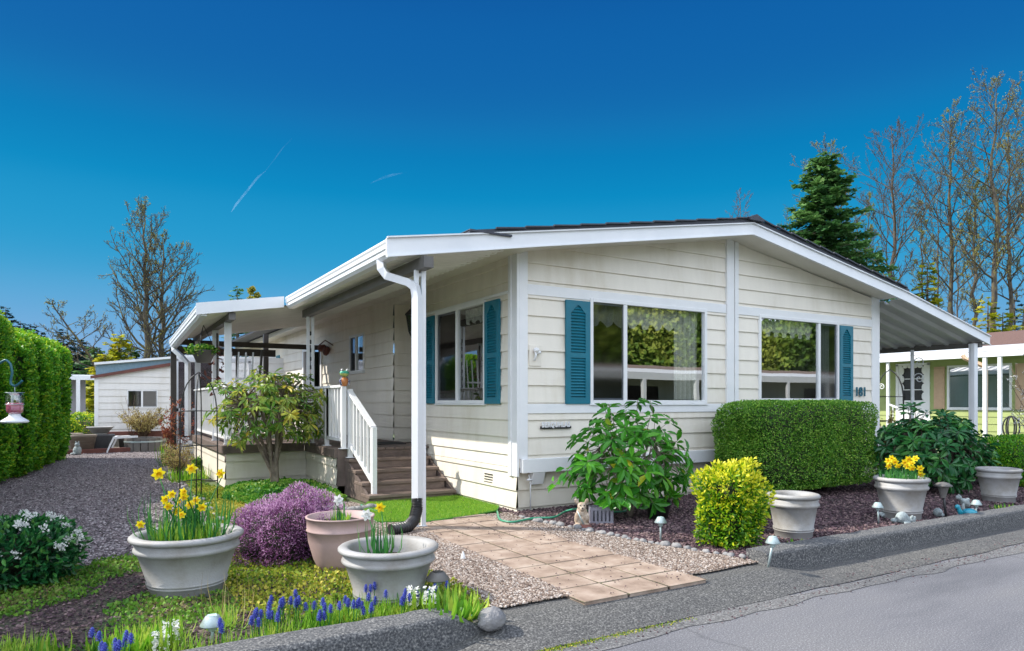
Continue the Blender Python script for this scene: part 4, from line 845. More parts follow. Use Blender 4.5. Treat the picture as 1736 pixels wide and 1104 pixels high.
hedge_block('heather_bush', 'rounded mound of purple flowering heather behind the big planters', 'shrub', (-2.76, -.98, .17), (.41, .42, .33), 34000, .022, 'hea', 2.3, .34, core=.72, fr=4.5, seed=4, lum=lambda P: np.clip((P[:, 2]-.14)*.9, -.3, .2)+.3*nz(P, 10, 4)+.06, w_=.32, updir=.4)
hedge_block('boxwood_ball', 'small low green shrub between the empty planter and the block hedge', 'shrub', (1.9, -1.55, .16), (.38, .25, .17), 5000, .025, 'box', 2.5, .1, core=.8)
def skimmia(c, R, H):
    t = hedge_block('flowering_shrub', 'low shrub with clusters of white flowers at the left edge', 'shrub', (c[0], c[1], H*.48), (R, R, H*.5), 2600, .06, 'rhod', 2.3, .15, tm=LEAF, core=.55, w_=.4, seed=2, updir=.3)
    P, Nn, q = supershell(100, (c[0], c[1], H*.5), (R*1.02, R*1.02, H*.54), 2.2, .98, .1, 2, 2, -.1); mb = MB()
    for p in P:
        m = 34; d = rdir(m, .5); mb.scatter(LEAF4, p+d*.03*rng.random((m, 1)), d, rdir(m), .015)
    mb.build('flower_cluster', LF['whi'], t)
skimmia(gpD(35, 1008, 0, .22), .34, .47)
def rhodo(name, label, base, c, r, ntip, m, leafL, lw, seed, droop=.25, per=9, inner=.45, trunk=.05, nl=7, wood='bark', up=.55, zlo=-.9):
    rs = np.random.default_rng(seed); t = thing(name, label, 'shrub', base)
    b = np.array(base, float); c = np.array(c, float); r = np.array(r, float)
    d = nrm(rs.normal(size=(ntip*2, 3))); d = d[(d[:, 2] > zlo)][:ntip]; k = len(d)
    rad = inner+(1-inner)*rs.random(k)**.5; lump = 1+.36*nz(d, 2.3, seed); tips = c+d*r*(rad*lump)[:, None]; tips[:, 2] = np.maximum(tips[:, 2], .10)
    dl = nrm(np.column_stack([np.cos(np.arange(nl)*2.4+seed), np.sin(np.arange(nl)*2.4+seed), rs.uniform(.1, 1.2, nl)])); limbs = c+dl*r*.48
    tr = MB(); fork = b+(c-b)*.30; fork[2] = b[2]+(c[2]-b[2])*.22
    for j, l in enumerate(limbs):
        m1 = fork*.5+l*.5+rs.normal(0, .05, 3); s_ = b+np.append(rs.normal(0, trunk*.6, 2), 0); tr.tube([s_, s_*.4+fork*.6+rs.normal(0, .02, 3), m1, l], [trunk*.75, trunk*.6, trunk*.42, trunk*.28], 7)
    for i in range(k):
        j = np.argmin(np.linalg.norm(limbs-tips[i], axis=1)); l = limbs[j]; mid = (l+tips[i])/2+rs.normal(0, .04, 3)-np.array([0, 0, .03]); tr.tube([l, mid, tips[i]], [trunk*.26, trunk*.17, .004], 5)
    tr.build('trunk', M_[wood], t)
    ax = nrm(d*.7+np.array([0, 0, up])+rs.normal(0, .15, (k, 3)))
    P, D, U, S, L = [], [], [], [], []
    for i in range(k):
        a = ax[i]; u = nrm(np.cross(a, (0.3, .2, 1.0))); v = np.cross(a, u); n = int(per*rs.uniform(.7, 1.3)); lum = np.clip(rs.normal(.42, .18), 0, 1)
        for q in range(n):
            an = 2*math.pi*q/n+rs.normal(0, .25); dd = nrm(u*math.cos(an)+v*math.sin(an)+a*rs.uniform(-.1, .55)-np.array([0, 0, droop*rs.uniform(.3, 1.6)]))
            P.append(tips[i]+dd*.01+a*rs.uniform(-.04, .01)); D.append(dd); U.append(a+rs.normal(0, .25, 3)); S.append(leafL*rs.uniform(.65, 1.15)); L.append(np.clip(lum+rs.normal(0, .12)+(.5 if rs.random() < .03 else 0), 0, 1))
    mb = MB(); S = np.array(S); mb.scatter(LEAF, P, D, U, S, np.array(L), S2=S*lw); mb.build('foliage', LF[m], t); return t
rhodo('rhododendron', 'open leggy rhododendron with pale yellowish drooping leaves and twisted bare trunks beside the deck', (-1.93, 3.42, .02), (-2.02, 3.38, 1.17), (.80, .72, .55), 230, 'rhoy', .13, .28, 11, .55, 9, .5, .05, 10, 'barkl', zlo=-.85)
rhodo('rhododendron', 'fresh green rhododendron in front of the left front window corner', (.85, -.95, 0), (.88, -.92, .64), (.86, .55, .64), 128, 'rho', .165, .34, 5, .42, 8, .40, .017, 14, 'barkl', zlo=-.85)
rhodo('rhododendron', 'broad dark glossy rhododendron between the block hedge and the carport post', (6.2, -1.45, 0), (6.05, -1.35, .58), (1.0, .62, .56), 330, 'rhod', .15, .34, 9, .2, 9, .55, .04, 9, 'bark')
# thin bare canes and red leaved rose
def canes(name, label, base, n, h, spread, m, leafm=None, nl=6, ls=.04, r=.006, z=0, branch=2, cat='shrub'):
    t = thing(name, label, cat, (base[0], base[1], z)); mb = MB(); T = []
    for i in range(n):
        a = rng.uniform(0, 6.28); s_ = spread*rng.uniform(.3, 1); H = h*rng.uniform(.6, 1.1); p0 = np.array([base[0]+rng.normal(0, .04), base[1]+rng.normal(0, .04), z]); p2 = p0+np.array([math.cos(a)*s_, math.sin(a)*s_, H]); p1 = (p0+p2)/2+np.array([-math.cos(a)*s_*.15, -math.sin(a)*s_*.15, 0])+rng.normal(0, .03, 3); mb.tube([p0, p1, p2], [r, r*.8, r*.35], 4)
        for _ in range(branch):
            f_ = rng.uniform(.35, .9); q = p0+(p2-p0)*f_; e = q+nrm(rng.normal(size=3)+np.array([0, 0, 1.0]))*h*rng.uniform(.15, .3); mb.tube([q, e], [r*.5, r*.25], 4); T += [q+(e-q)*w_ for w_ in rng.random(nl)]
        T += [p0+(p2-p0)*w_ for w_ in rng.uniform(.4, 1, nl)]
    mb.build('cane', M_['twig'], t)
    if leafm:
        T = np.array(T); k = 3; T = np.repeat(T, k, 0)+rng.normal(0, ls*.3, (len(T)*k, 3)); mb = MB(); mb.scatter(LEAF, T, rdir(len(T), .3), rdir(len(T)), ls*rng.uniform(.6, 1.2, len(T)), S2=ls*.45); mb.build('foliage', LF[leafm], t)
    return t
canes('rose_bush', 'tall rose with reddish young leaves beside the dark post', gp(300, 790), 9, 1.35, .45, 'twig', 'red', 7, .055)
canes('sedum_bush', 'dense yellow and brown stemmed bush at the end of the gravel path', gp(303, 812), 46, .55, .28, 'twig', 'tan', 5, .03, .005)
blades('iris_leaves', 'bright green upright iris leaves at the right edge of the gravel path', 'foliage', gp(285, 790), .16, 60, .5, .022, 'grass', .35)
canes('budding_bush', 'round budding bush growing out of the half barrel', gp(243, 752), 70, .85, .75, 'twig', 'tan', 7, .05, .009, z=.15)
canes('bare_canes', 'five long bare curved canes leaning left of the budding bush', gp(222, 752), 7, 1.35, .85, 'twig', None, 0, r=.009, branch=0, cat='bare stems')
canes('low_bush', 'small leafy bush at the corner of the wide deck beside the trellis', gp(345, 800), 16, .25, .3, 'twig', 'cover', 8, .05, .004)
blades('bulb_leaves', 'fresh green leaf clump at the foot of the left garden trellis', 'foliage', gp(318, 815), .3, 160, .22, .02, 'grass', .5)
canes('bare_bush', 'thin dark bare stems against the house base trim', (1.95, -.45, 0), 9, .62, .35, 'twig', None, 0, r=.005, branch=1, cat='bare bush')
canes('flowering_twigs', 'pale flowering twigs reaching in at the right edge by the green house', (10.9, -1.0, 0), 26, 1.75, .9, 'twig', 'whi', 5, .03, .008, branch=4)
canes('yellow_bush', 'small pale yellow bush behind the block hedge near the neighbour railing', (9.5, 1.5, 0), 30, .95, .45, 'twig', 'tan', 8, .06, .006)
# arborvitae row along the left
n_arb = 11; 
for i in range(n_arb):
    y = -1.2+i*1.24; big = y > -.2; h = 2.45-.26*max(0, min(1, (5.5-y)/3))+(.0, .12, -.06, .08, -.1, .05, .1, -.04, .06, -.08, .12, -.15)[i]; px_ = -5.98+(y-5)*.098+rng.normal(0, .04)
    lab = {3: 'nearest arborvitae column of the left hedge, behind the hummingbird feeder', n_arb-1: 'farthest arborvitae column at the end of the left hedge'}.get(i, 'tall clipped arborvitae column in the middle of the left hedge')
    gapk = .60 if i in (7,) else .68
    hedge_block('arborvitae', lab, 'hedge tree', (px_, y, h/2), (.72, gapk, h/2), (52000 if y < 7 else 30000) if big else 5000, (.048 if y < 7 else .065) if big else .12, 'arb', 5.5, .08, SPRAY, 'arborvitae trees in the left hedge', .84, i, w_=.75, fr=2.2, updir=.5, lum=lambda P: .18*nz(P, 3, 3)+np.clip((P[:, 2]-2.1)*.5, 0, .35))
# ================================================================= SMALL GARDEN THINGS
def solar(u, v, h, label, tilt=(0, 0), R=.055, dark=False, grp='solar path lights'):
    x, y, _ = gp(u, v, 0); t = thing('solar_light', label, 'solar light', (x, y, 0), grp); tx, ty = tilt
    mb = MB(); mb.tube([(x, y, -.02), (x+tx, y+ty, h-.02)], .009, 8); mb.build('stake', M_['steel'], t)
    c = (x+tx, y+ty, h); m = 'beam' if dark else 'steel'
    mb = MB(); mb.lathe([(0, .028), (R*.55, .026), (R*.6, .022), (R, -.018), (R*.98, -.024), (R*.5, -.010), (0, -.01)], c, 24); mb.build('cap', M_[m], t)
    mb = MB(); mb.lathe([(R*.42, -.012), (R*.34, -.05), (0, -.05)], c, 16); mb.build('lens', M_['lens'], t)
    mb = MB(); mb.box(c[0]-R*.35, c[0]+R*.35, c[1]-R*.35, c[1]+R*.35, h+.026, h+.03); mb.build('solar_panel', M_['black' if dark else 'lens'], t)
solar(1120, 918, .19, 'small steel solar light in front of the fresh green rhododendron')
solar(1302, 958, .19, 'tilted steel solar light at the foot of the golden shrub', (.03, -.02))
solar(1490, 888, .19, 'steel solar light left of the planter with the small daffodils', (-.02, 0))
solar(1655, 874, .14, 'steel solar light behind the teal turtle', (0, 0))
solar(360, 1092, .12, 'wide pale solar light low in the corner bed at lower left', R=.06)
solar(742, 1020, .16, 'dark flat capped solar light at the right foot of the wide planter', R=.075, dark=True)
x, y, _ = gp(1604, 880, 0); t = thing('torch_light', 'dark grey solar torch lamp leaning behind the kerb on the right', 'torch light', (x, y, 0))
mb = MB(); mb.tube([(x, y, 0), (x-.05, y, .24)], .012, 8); mb.build('stake', M_['black'], t)
c = (x-.06, y, .30); mb = MB(); mb.lathe([(0, -.07), (.025, -.07), (.03, -.04), (.055, .05), (.05, .05), (.02, -.04)], c, 12, smooth=False); mb.build('lamp_cage', M_['beam'], t)
mb = MB(); mb.lathe([(.0, .10), (.05, .09), (.09, .06), (.085, .052), (0, .06)], c, 20); mb.build('cap', M_['beam'], t)
def poly(name, label, cat, parts, mat, base):
    mb = MB()
    for i, (cc, rr, *o) in enumerate(parts):
        M = Euler([R_(q) for q in (o[0] if o else (0, 0, 0))]).to_matrix(); mb.ell((base[0]+cc[0], base[1]+cc[1], base[2]+cc[2]), rr, 18, M, bump=(o[1] if len(o) > 1 else .06), seed=i, fr=4)
    o = mb.build(name, M_[mat], loc=base)
    rm = o.modifiers.new('r', 'REMESH'); rm.mode = 'VOXEL'; rm.voxel_size = .006; rm.use_smooth_shade = True
    return tag(o, label, cat)
M_['fur'] = pm('painted_fur', (.60, .52, .42), (.30, .20, .13), 22, .8, .6, 120)
# seated dog-like statue with a shovel (built facing the street; local x to the right of the picture)
def local(base, pts, yaw=-YAW):
    cs, sn = math.cos(yaw), math.sin(yaw); return [((p[0]*cs-p[1]*sn, p[0]*sn+p[1]*cs, p[2]), *r) for p, *r in pts]
b = gp(986, 893, 0); st = poly('animal_statue', 'seated painted animal statue with big ears holding a shovel in front of the crate', 'statue', local(b, [((0, 0, .07), (.075, .07, .08)), ((0, -.01, .14), (.058, .055, .07)), ((0, -.02, .205), (.046, .045, .045)), ((0, -.062, .19), (.024, .03, .022)), ((-.05, -.005, .255), (.022, .012, .032), (0, -35, 0)), ((.05, -.005, .255), (.022, .012, .032), (0, 35, 0)), ((-.05, -.06, .02), (.03, .045, .022)), ((.055, -.06, .02), (.03, .045, .022)), ((-.05, -.04, .10), (.022, .03, .05)), ((.05, -.04, .10), (.022, .03, .05))]), 'fur', b)
mb = MB(); q = lambda a, c_, d: (b[0]+a*math.cos(-YAW)-c_*math.sin(-YAW), b[1]+a*math.sin(-YAW)+c_*math.cos(-YAW), d)
mb.ell(q(0, -.092, .198), (.011, .011, .009), 8); mb.ell(q(-.02, -.063, .222), (.006, .006, .007), 8); mb.ell(q(.02, -.063, .222), (.006, .006, .007), 8); ORG[st.name] = np.array(b); mb.build('face_marking', M_['black'], st)
sh = thing('toy_shovel', 'small garden shovel with pink blade held by the seated animal statue', 'shovel', b); mb = MB(); mb.tube([q(-.05, -.075, .17), q(.015, -.11, .03)], .006, 6); mb.build('handle', M_['steel'], sh); mb = MB(); mb.obox(q(.035, -.115, .02), (.11, .012, .045), Euler((R_(-40), 0, R_(20-31))).to_matrix()); mb.build('blade', M_['rust'], sh)
b = gp(1020, 889, 0); mb = MB(); M3 = np.column_stack([[math.cos(-YAW), math.sin(-YAW), 0], [-math.sin(-YAW), math.cos(-YAW), 0], [0, 0, 1]])
for i in range(6): mb.obox(np.array(b)+M3@np.array([-.10+i*.04, .0, .085]), (.022, .012, .13), M3)
for z in (.015, .155): mb.obox(np.array(b)+M3@np.array([0, 0, z]), (.24, .014, .03), M3)
for s_ in (-.115, .115): mb.obox(np.array(b)+M3@np.array([s_, .08, .085]), (.012, .15, .17), M3)
mb.obox(np.array(b)+M3@np.array([0, .155, .085]), (.24, .012, .17), M3)
tag(mb.build('slotted_crate', pm('lilac_grey_plastic', (.30, .29, .34), (.24, .23, .28), 20, .5, .05)), 'grey slotted plastic crate right of the seated animal statue', 'crate')
b = gp(1128, 882, 0); mb = MB(); A = Euler((R_(12), R_(-6), 0)).to_matrix(); mb.lathe([(0, 0), (.10, 0), (.125, .17), (.135, .175), (.135, .2), (.118, .2), (.09, .02)], (b[0], b[1]+.12, .0), 28, A); mb.lathe([(.112, .10), (.117, .105), (.116, .12)], (b[0], b[1]+.12, .0), 28, A)
tag(mb.build('nursery_pot', M_['black']), 'empty black nursery pot tilted under the fresh green rhododendron', 'nursery pot')
yw = -YAW
b = gp(1640, 881, .0); tt_ = poly('turtle_statue', 'glazed teal turtle statue with raised head on the kerb edge', 'statue', local(b, [((.03, 0, .065), (.105, .07, .052), (0, 14, 0), 0), ((-.085, 0, .09), (.024, .022, .055), (0, -25, 0), 0), ((-.105, 0, .135), (.035, .024, .026), (0, 10, 0), 0), ((-.05, -.045, .02), (.035, .022, .02), (0, 30, 20), 0), ((.09, -.045, .02), (.04, .02, .016), (0, 0, -20), 0), ((-.05, .045, .02), (.03, .02, .02), (0, 0, 0), 0), ((.03, 0, .035), (.11, .075, .02), (0, 8, 0), 0)]), 'tealst', b)
b = gp(1632, 868, .0); poly('frog_statue', 'weathered grey green frog statue perched behind the teal turtle', 'statue', local(b, [((.03, 0, .10), (.08, .045, .045), (0, 35, 0)), ((-.045, 0, .165), (.035, .03, .03)), ((-.055, -.018, .19), (.012, .012, .012)), ((.06, 0, .14), (.022, .02, .02)), ((-.02, -.04, .05), (.02, .02, .05)), ((.08, -.04, .03), (.05, .02, .02))]), 'statue', b)
b = gp(1590, 876, .0); o = poly('round_stone', 'round pale carved stone left of the torch lamp', 'statue', [((0, 0, .045), (.05, .045, .05), (0, 0, 0), .15), ((-.02, -.03, .05), (.02, .02, .02)), ((.015, -.04, .02), (.03, .02, .02))], 'statue', b)
b = gp(1534, 888, .0); poly('animal_statue', 'grey sleeping animal statue curled before the daffodil planter', 'statue', local(b, [((-.03, 0, .06), (.075, .055, .065)), ((.06, -.02, .045), (.045, .035, .035)), ((.05, -.045, .075), (.018, .012, .022)), ((.085, -.03, .065), (.014, .012, .018)), ((.0, -.05, .015), (.06, .02, .015)), ((-.09, .02, .03), (.05, .04, .025)), ((.08, -.05, .012), (.035, .02, .012))]), 'statue', b)
b = gp(1500, 878, .0); poly('stone_ornament', 'small blue grey carved stone behind the solar light beside the planter', 'statue', local(b, [((0, 0, .035), (.06, .035, .035), (0, 0, 0), .3), ((.045, 0, .05), (.02, .02, .025)), ((-.04, 0, .045), (.025, .025, .022))]), 'statue', b)
b = gp(785, 950, 0); mb = MB(); mb.lathe([(0, 0), (.022, 0), (.018, .03), (.008, .06), (0, .075)], b, 10); tag(mb.build('white_figurine', M_['white']), 'tiny white pointed figurine standing on the gravel left of the path', 'figurine')
b = gp(845, 1072, -.03); mb = MB(); mb.ell((b[0], b[1]+.08, .02), (.085, .07, .065), 22, bump=.2, seed=3); tag(mb.build('boulder', M_['stone']), 'smooth grey boulder at the end of the left kerb', 'boulder')
# edging stones between the gravel border and the mulch
ed_ = np.array([(-.10, .0), (-.2, -.5), (-.1, -1.0), (-.02, -1.5), (.08, -2.1), (.22, -2.6), (.34, -2.95)]); L = np.concatenate([[0], np.cumsum(np.linalg.norm(np.diff(ed_, axis=0), axis=1))]); s_ = .35
i = 0
while s_ < L[-1]:
    x = np.interp(s_, L, ed_[:, 0])+rng.normal(0, .012); y = np.interp(s_, L, ed_[:, 1]); r0 = rng.uniform(.022, .045); mb = MB(); mb.ell((x, y, r0*.4), (r0*rng.uniform(.8, 1.2), r0*rng.uniform(.9, 1.4), r0*.7), 12, bump=.35, seed=i, fr=2)
    tag(mb.build('edging_stone', M_['stone']), 'small grey edging stone between the gravel border and the mulch bed', 'stone', 'edging stones beside the path'); s_ += r0*2.3+rng.uniform(.0, .03); i += 1
for i in range(9):
    u = 560+i*10; b = gp(u, 868-abs(i-4)*1.0, 0); r0 = rng.uniform(.035, .055); mb = MB(); mb.ell((b[0], b[1]+.05, r0*.5), (r0*1.3, r0, r0*.8), 12, bump=.3, seed=i+40); tag(mb.build('edging_stone', M_['stone']), 'grey edging stone between the leafy cover and the gravel near the steps', 'stone', 'edging stones near the steps')
for i in range(14):
    y = 1.0+i*.42; mb = MB(); r0 = rng.uniform(.03, .06); mb.ell((-3.02+.04*rng.normal(), y, r0*.4), (r0, r0*1.3, r0*.7), 12, bump=.3, seed=i+60); tag(mb.build('edging_stone', M_['stone']), 'pale edging stone along the right side of the gravel drive', 'stone', 'edging stones beside the gravel drive')
# hoses
def smooth(pts, n=80):
    p = np.array(pts, float); t_ = np.arange(len(p)); tt = np.linspace(0, len(p)-1, n); q = np.column_stack([np.interp(tt, t_, p[:, i]) for i in range(3)]); k = max(3, n//len(p)); k += 1-k % 2; ker = np.hanning(k+2)[1:-1]; ker /= ker.sum()
    return np.column_stack([np.convolve(np.pad(q[:, i], k//2, 'edge'), ker, 'valid') for i in range(3)])
mb = MB(); mb.tube(smooth([gp(843, 866, .02), gp(846, 882, .02), gp(868, 886, .02), gp(905, 878, .03), gp(940, 878, .03), gp(960, 866, .04), gp(980, 862, .12), gp(1000, 868, .05), gp(1060, 868, .02), (1.2, -.5, .02)]), .011, 8)
tag(mb.build('garden_hose', M_['hose']), 'green garden hose looping along the foot of the front corner', 'hose')
mb = MB(); mb.tube(smooth([gp(612, 856, .02), gp(620, 860, .02), gp(634, 866, .02), gp(650, 866, .02)]), .011, 8); tag(mb.build('garden_hose', M_['hose']), 'short length of green hose beside the turf mat at the steps', 'hose')
# frog planter on the railing
b = (-1.26, 2.40, 1.462); t = thing('frog_ornament', 'small green and white ceramic frog figure sitting on the railing corner', 'ornament', b)
mb = MB(); mb.lathe([(0, 0), (.035, 0), (.05, .04), (.055, .09), (.03, .115), (0, .12)], b, 20); mb.build('body', pm('orange_glaze', (.5, .16, .05), (.6, .25, .08), 30, .3, 0), t)
mb = MB()
for s_ in (-1, 1): mb.tube([(b[0]+s_*.03, b[1], b[2]+.115), (b[0]+s_*.062, b[1]-.02, b[2]+.07), (b[0]+s_*.05, b[1]-.035, b[2]+.01)], .014, 8)
mb.build('arm', pm('navy_glaze', (.05, .06, .18), (.3, .3, .4), 40, .3, 0, cols=[(.04, .05, .16), (.5, .5, .55)], pos=[.45, .55]), t)
mb = MB(); mb.ell((b[0], b[1], b[2]+.165), (.062, .052, .045), 20); mb.build('head', pm('frog_glaze', None, None, 1, .25, 0, cols=[(.65, .55, .12), (.04, .30, .15)], pos=[.42, .5]), t)
mb = MB(); mb.ell((b[0], b[1]-.004, b[2]+.178), (.064, .054, .030), 20); mb.build('upper_head', pm('frog_green', (.03, .32, .18), (.1, .5, .35), 20, .25, 0), t)
for s_ in (-1, 1):
    mb = MB(); mb.ell((b[0]+s_*.036, b[1]-.02, b[2]+.212), (.018, .018, .018), 14); e = mb.build('eye', M_['white'], t); mb = MB(); mb.ell((b[0]+s_*.036, b[1]-.036, b[2]+.214), (.008, .005, .009), 10); mb.build('pupil', M_['black'], e)
# garden trellises
def obelisk(x, y, h, w_, label, n=4, r=.008, z0=0, rings=3):
    t = thing('garden_trellis', label, 'trellis', (x, y, z0)); rg_ = None
    for i in range(n):
        a = 2*math.pi*(i+.5)/n+YAW; c_, s_ = math.cos(a)*w_/2*1.2, math.sin(a)*w_/2*1.2; pts = [(x+c_, y+s_, z0)]+[(x+c_*k, y+s_*k, z0+h*q) for q, k in ((.4, 1), (.72, .96), (.82, .86), (.9, .66), (.96, .38), (1, 0))]
        mb = MB(); mb.tube(pts, r, 6); mb.build('leg', M_['blackm'], t)
    for k in range(rings):
        z = z0+h*(.16+.27*k); mb = MB(); a = [2*math.pi*(i+.5)/n+YAW for i in range(n+1)]; mb.tube([(x+math.cos(q)*w_/2*1.2, y+math.sin(q)*w_/2*1.2, z) for q in a], r*.9, 5); mb.build('ring', M_['blackm'], t)
    return t
x, y, _ = gp(338, 852, .0); obelisk(x, y+.05, 1.62, .36, 'tall black wire obelisk trellis beside the gravel path left of the deck')
obelisk(10.6, 1.9, 1.95, .62, 'black wire obelisk trellis behind the dark rhododendron on the right', r=.01)
# hook and hummingbird feeder
t = thing('shepherd_hook', 'dark blue green shepherd hook curving in from the left edge', 'plant hook', (*gp(-40, 900)[:2], 0)); bx, by, _ = gp(-40, 900)
P0 = pd(25, 655, 5.0); pts = [(bx, by, 0), (bx, by, 1.2)]+[pd(u, v, 5.0) for u, v in ((-8, 622), (2, 614), (10, 610), (18, 617), (21, 632), (18, 645), (19, 652), (25, 655), (32, 651), (38, 645))]
mb = MB(); mb.tube(smooth(pts, 70), .0085, 8); mb.build('hook', pm('hook_paint', (.02, .10, .13), (.03, .14, .17), 30, .35, .05), t)
c = pd(25, 716, 5.0); t = thing('hummingbird_feeder', 'glass hummingbird feeder with pink nectar hanging from the hook', 'bird feeder', c)
mb = MB(); mb.lathe([(0, -.005), (.08, -.005), (.088, .003), (.085, .012), (.05, .035), (.038, .045), (.036, .06), (0, .06)], c, 28); mb.build('feeder_base', M_['alu'], t)
mb = MB(); mb.lathe([(.036, .06), (.05, .072), (.055, .09), (.055, .195), (.045, .215), (0, .22)], c, 24); bt = mb.build('bottle', glassmat('feeder_glass', (.85, .93, .95), .18), t)
mb = MB(); mb.lathe([(0, .061), (.034, .061), (.048, .074), (.052, .09), (.052, .14), (0, .14)], c, 24); mb.build('nectar', pm('nectar', (.55, .10, .18), (.65, .18, .25), 10, .1, 0), t)
mb = MB(); mb.tube([(c[0], c[1], c[2]+.21), (c[0], c[1], c[2]+.262)], .003, 5)
for z in (.13, .215): mb.tube([(c[0]+.058*math.cos(a), c[1]+.058*math.sin(a), c[2]+z) for a in np.linspace(0, 2*math.pi, 25)], .002, 4)
mb.build('hanger_wire', M_['steel'], t)
# hanging basket, leaning frame and wind ornament under the wide awning
c = pd(345, 603, 10.6); t = thing('hanging_basket', 'dark hanging basket with green and dry plants under the wide awning', 'hanging basket', c)
mb = MB(); mb.lathe([(0, -.11), (.10, -.11), (.175, .06), (.185, .065), (.185, .08), (.165, .08), (.1, -.08)], c, 20); mb.build('basket', M_['beam'], t)
mb = MB(); P, Nn, q_ = supershell(900, (c[0], c[1], c[2]+.08), (.24, .22, .09), 2.2, .4, .2, 3); mb.scatter(LEAF, P, rdir(len(P), .3), rdir(len(P)), .05, S2=.028); mb.build('foliage', LF['cover'], t)
mb = MB()
for k in range(3): a = k*2.09; mb.tube([(c[0]+.18*math.cos(a), c[1]+.18*math.sin(a), c[2]+.07), (c[0], c[1], c[2]+.47)], .005, 4)
mb.build('chain', M_['blackm'], t)
t = thing('leaning_frame', 'white and dark slatted frame leaning against the awning post by the deck', 'folding frame', (-2.15, 5.0, DZ))
for k in range(4): mb = MB(); mb.bar((-2.35+k*.11, 5.0, DZ), (-2.27+k*.11, 5.05, 2.05), .022, .02); mb.build('slat', M_['alu'], t)
for z in (1.15, 1.62): mb = MB(); mb.bar((-2.35, 4.98, z), (-1.92, 5.0, z), .03, .02, up=(0, 1, 0)); mb.build('crossbar', M_['white'], t)
mb = MB(); mb.bar((-1.93, 5.02, DZ), (-1.80, 5.06, 2.1), .035, .03); mb.build('side_rail', M_['dark'], t)
c = np.array(pd(368, 612, 11.2)); t = thing('wind_ornament', 'rusty metal leaf wind ornament hanging beside the awning posts', 'ornament', c); mb = MB(); P = c+np.column_stack([rng.normal(0, .08, 40), rng.normal(0, .08, 40), rng.uniform(-.5, .35, 40)]); mb.scatter(LEAF, P, rdir(40), rdir(40), .12, S2=.05); mb.build('leaf_blade', M_['rust'], t); mb = MB(); mb.tube([c+(0, 0, .45), c-(0, 0, .5)], .012, 5); mb.build('rod', M_['dark'], t)
# ================================================================= BEHIND THE HOUSE, LEFT
shed = thing('garden_shed', 'white sided shed with a lean-to roof and small dark window beyond the gravel path', 'shed', (-3, 18, 0))
SY = 18.0; x0, x1 = -4.16, -.2; zr = lambda x: 2.02+(x-x0)*.205
mb = MB(); siding(mb, (0, SY, 0), (1, 0, 0), (0, -1, 0), x0, x1, .2, 3.2, [(-3.31, -2.52, 1.1, 1.60)], [(-.205, 1, 2.02-.205*x0)], zl=.0, ex=.205); siding(mb, (x0, SY, 0), (0, 1, 0), (-1, 0, 0), 0, 5, .2, 2.0); mb.build('wall', sidingmat('shed_paint', (.72, .70, .67)), shed)
mb = MB(); mb.box(x0-.06, x0+.05, SY-.03, SY+.0, .2, 2.02); mb.build('corner_trim', M_['white'], shed)
mb = MB(); mb.prism([(x0-.16, SY-.12, zr(x0)-.06), (x1, SY-.12, zr(x1)-.03), (x1, SY-.12, zr(x1)+.09), (x0-.16, SY-.12, zr(x0)+.03)], (0, .05, 0)); mb.build('barge_board', M_['rust'], shed)
mb = MB(); mb.prism([(x0-.02, SY-.02, zr(x0)+.06), (-1.2, SY-.02, zr(-1.2)+.04), (-1.2, SY-.02, zr(-1.2)+.1), (x0-.02, SY-.02, zr(x0)+.36)], (0, .04, 0)); mb.build('upper_panel', pm('blue_grey_panel', (.20, .30, .36), (.12, .22, .30), 9, .5, .1, stretch=(5, 1, 1)), shed)
mb = MB(); mb.bar((x0-.06, SY-.1, zr(x0)+.40), (x1, SY-.1, zr(-.9)+.22), .1, .07); mb.prism([(x0-.06, SY-.06, zr(x0)+.38), (x1, SY-.06, zr(-.9)+.20), (x1, SY+5, zr(-.9)+.20), (x0-.06, SY+5, zr(x0)+.38)], (0, 0, .05)); mb.build('roof', M_['alu'], shed)
fw_ = window(shed, (0, SY, 0), (1, 0, 0), (0, -1, 0), -3.31, -2.52, 1.10, 1.60, [-2.93], fw=.03, sill=False, dark=(0, 1))
mb = MB(); mb.box(-3.5, -2.3, SY+.3, SY+.32, .9, 1.8); mb.build('interior', M_['room'], shed)
# raised bed beam, rails and pots in front of the shed
mb = MB(); mb.bar((-5.2, 12.95, .03), (-2.55, 13.25, .05), .14, .13); tag(mb.build('edging_beam', M_['rust'], bevel=.01), 'long red brown timber edging beam across the far end of the gravel path', 'timber beam')
mb = MB(); mb.bar((-3.9, 17.2, .25), (-1.5, 17.2, .25), .2, .22); tag(mb.build('sleeper', M_['rust'], bevel=.01), 'dark red timber sleeper lying along the foot of the shed wall', 'timber beam')
def pot(name, label, x, y, z, r0, r1, h, m, cat='plant pot', n=28, lip=.02):
    mb = MB(); mb.lathe([(0, z), (r0, z), (r1-.01, z+h*.86), (r1+lip*.4, z+h*.88), (r1+lip*.4, z+h), (r1-.02, z+h), (r1-.04, z+h*.85), (0, z+h*.82)], (x, y, 0), n); return tag(mb.build(name, M_[m]), label, cat)
hb = thing('half_barrel', 'dark slatted half barrel holding the round budding bush', 'barrel', (*gp(243, 764)[:2], 0)); hx, hy, _ = gp(243, 764)
for k in range(16):
    a = 2*math.pi*k/16; c_, s_ = math.cos(a), math.sin(a); mb = MB(); mb.obox((hx+.42*c_, hy+.42*s_, .17), (.03, .152, .34), Matrix.Rotation(a, 3, 'Z')); mb.build('stave', M_['beam'], hb, .003)
mb = MB(); mb.lathe([(.442, .22), (.447, .24), (.442, .26)], (hx, hy, 0), 40); mb.build('hoop', M_['steel'], hb)
mb = MB(); mb.lathe([(0, .28), (.41, .28)], (hx, hy, 0), 24); mb.build('soil', M_['soil'], hb)
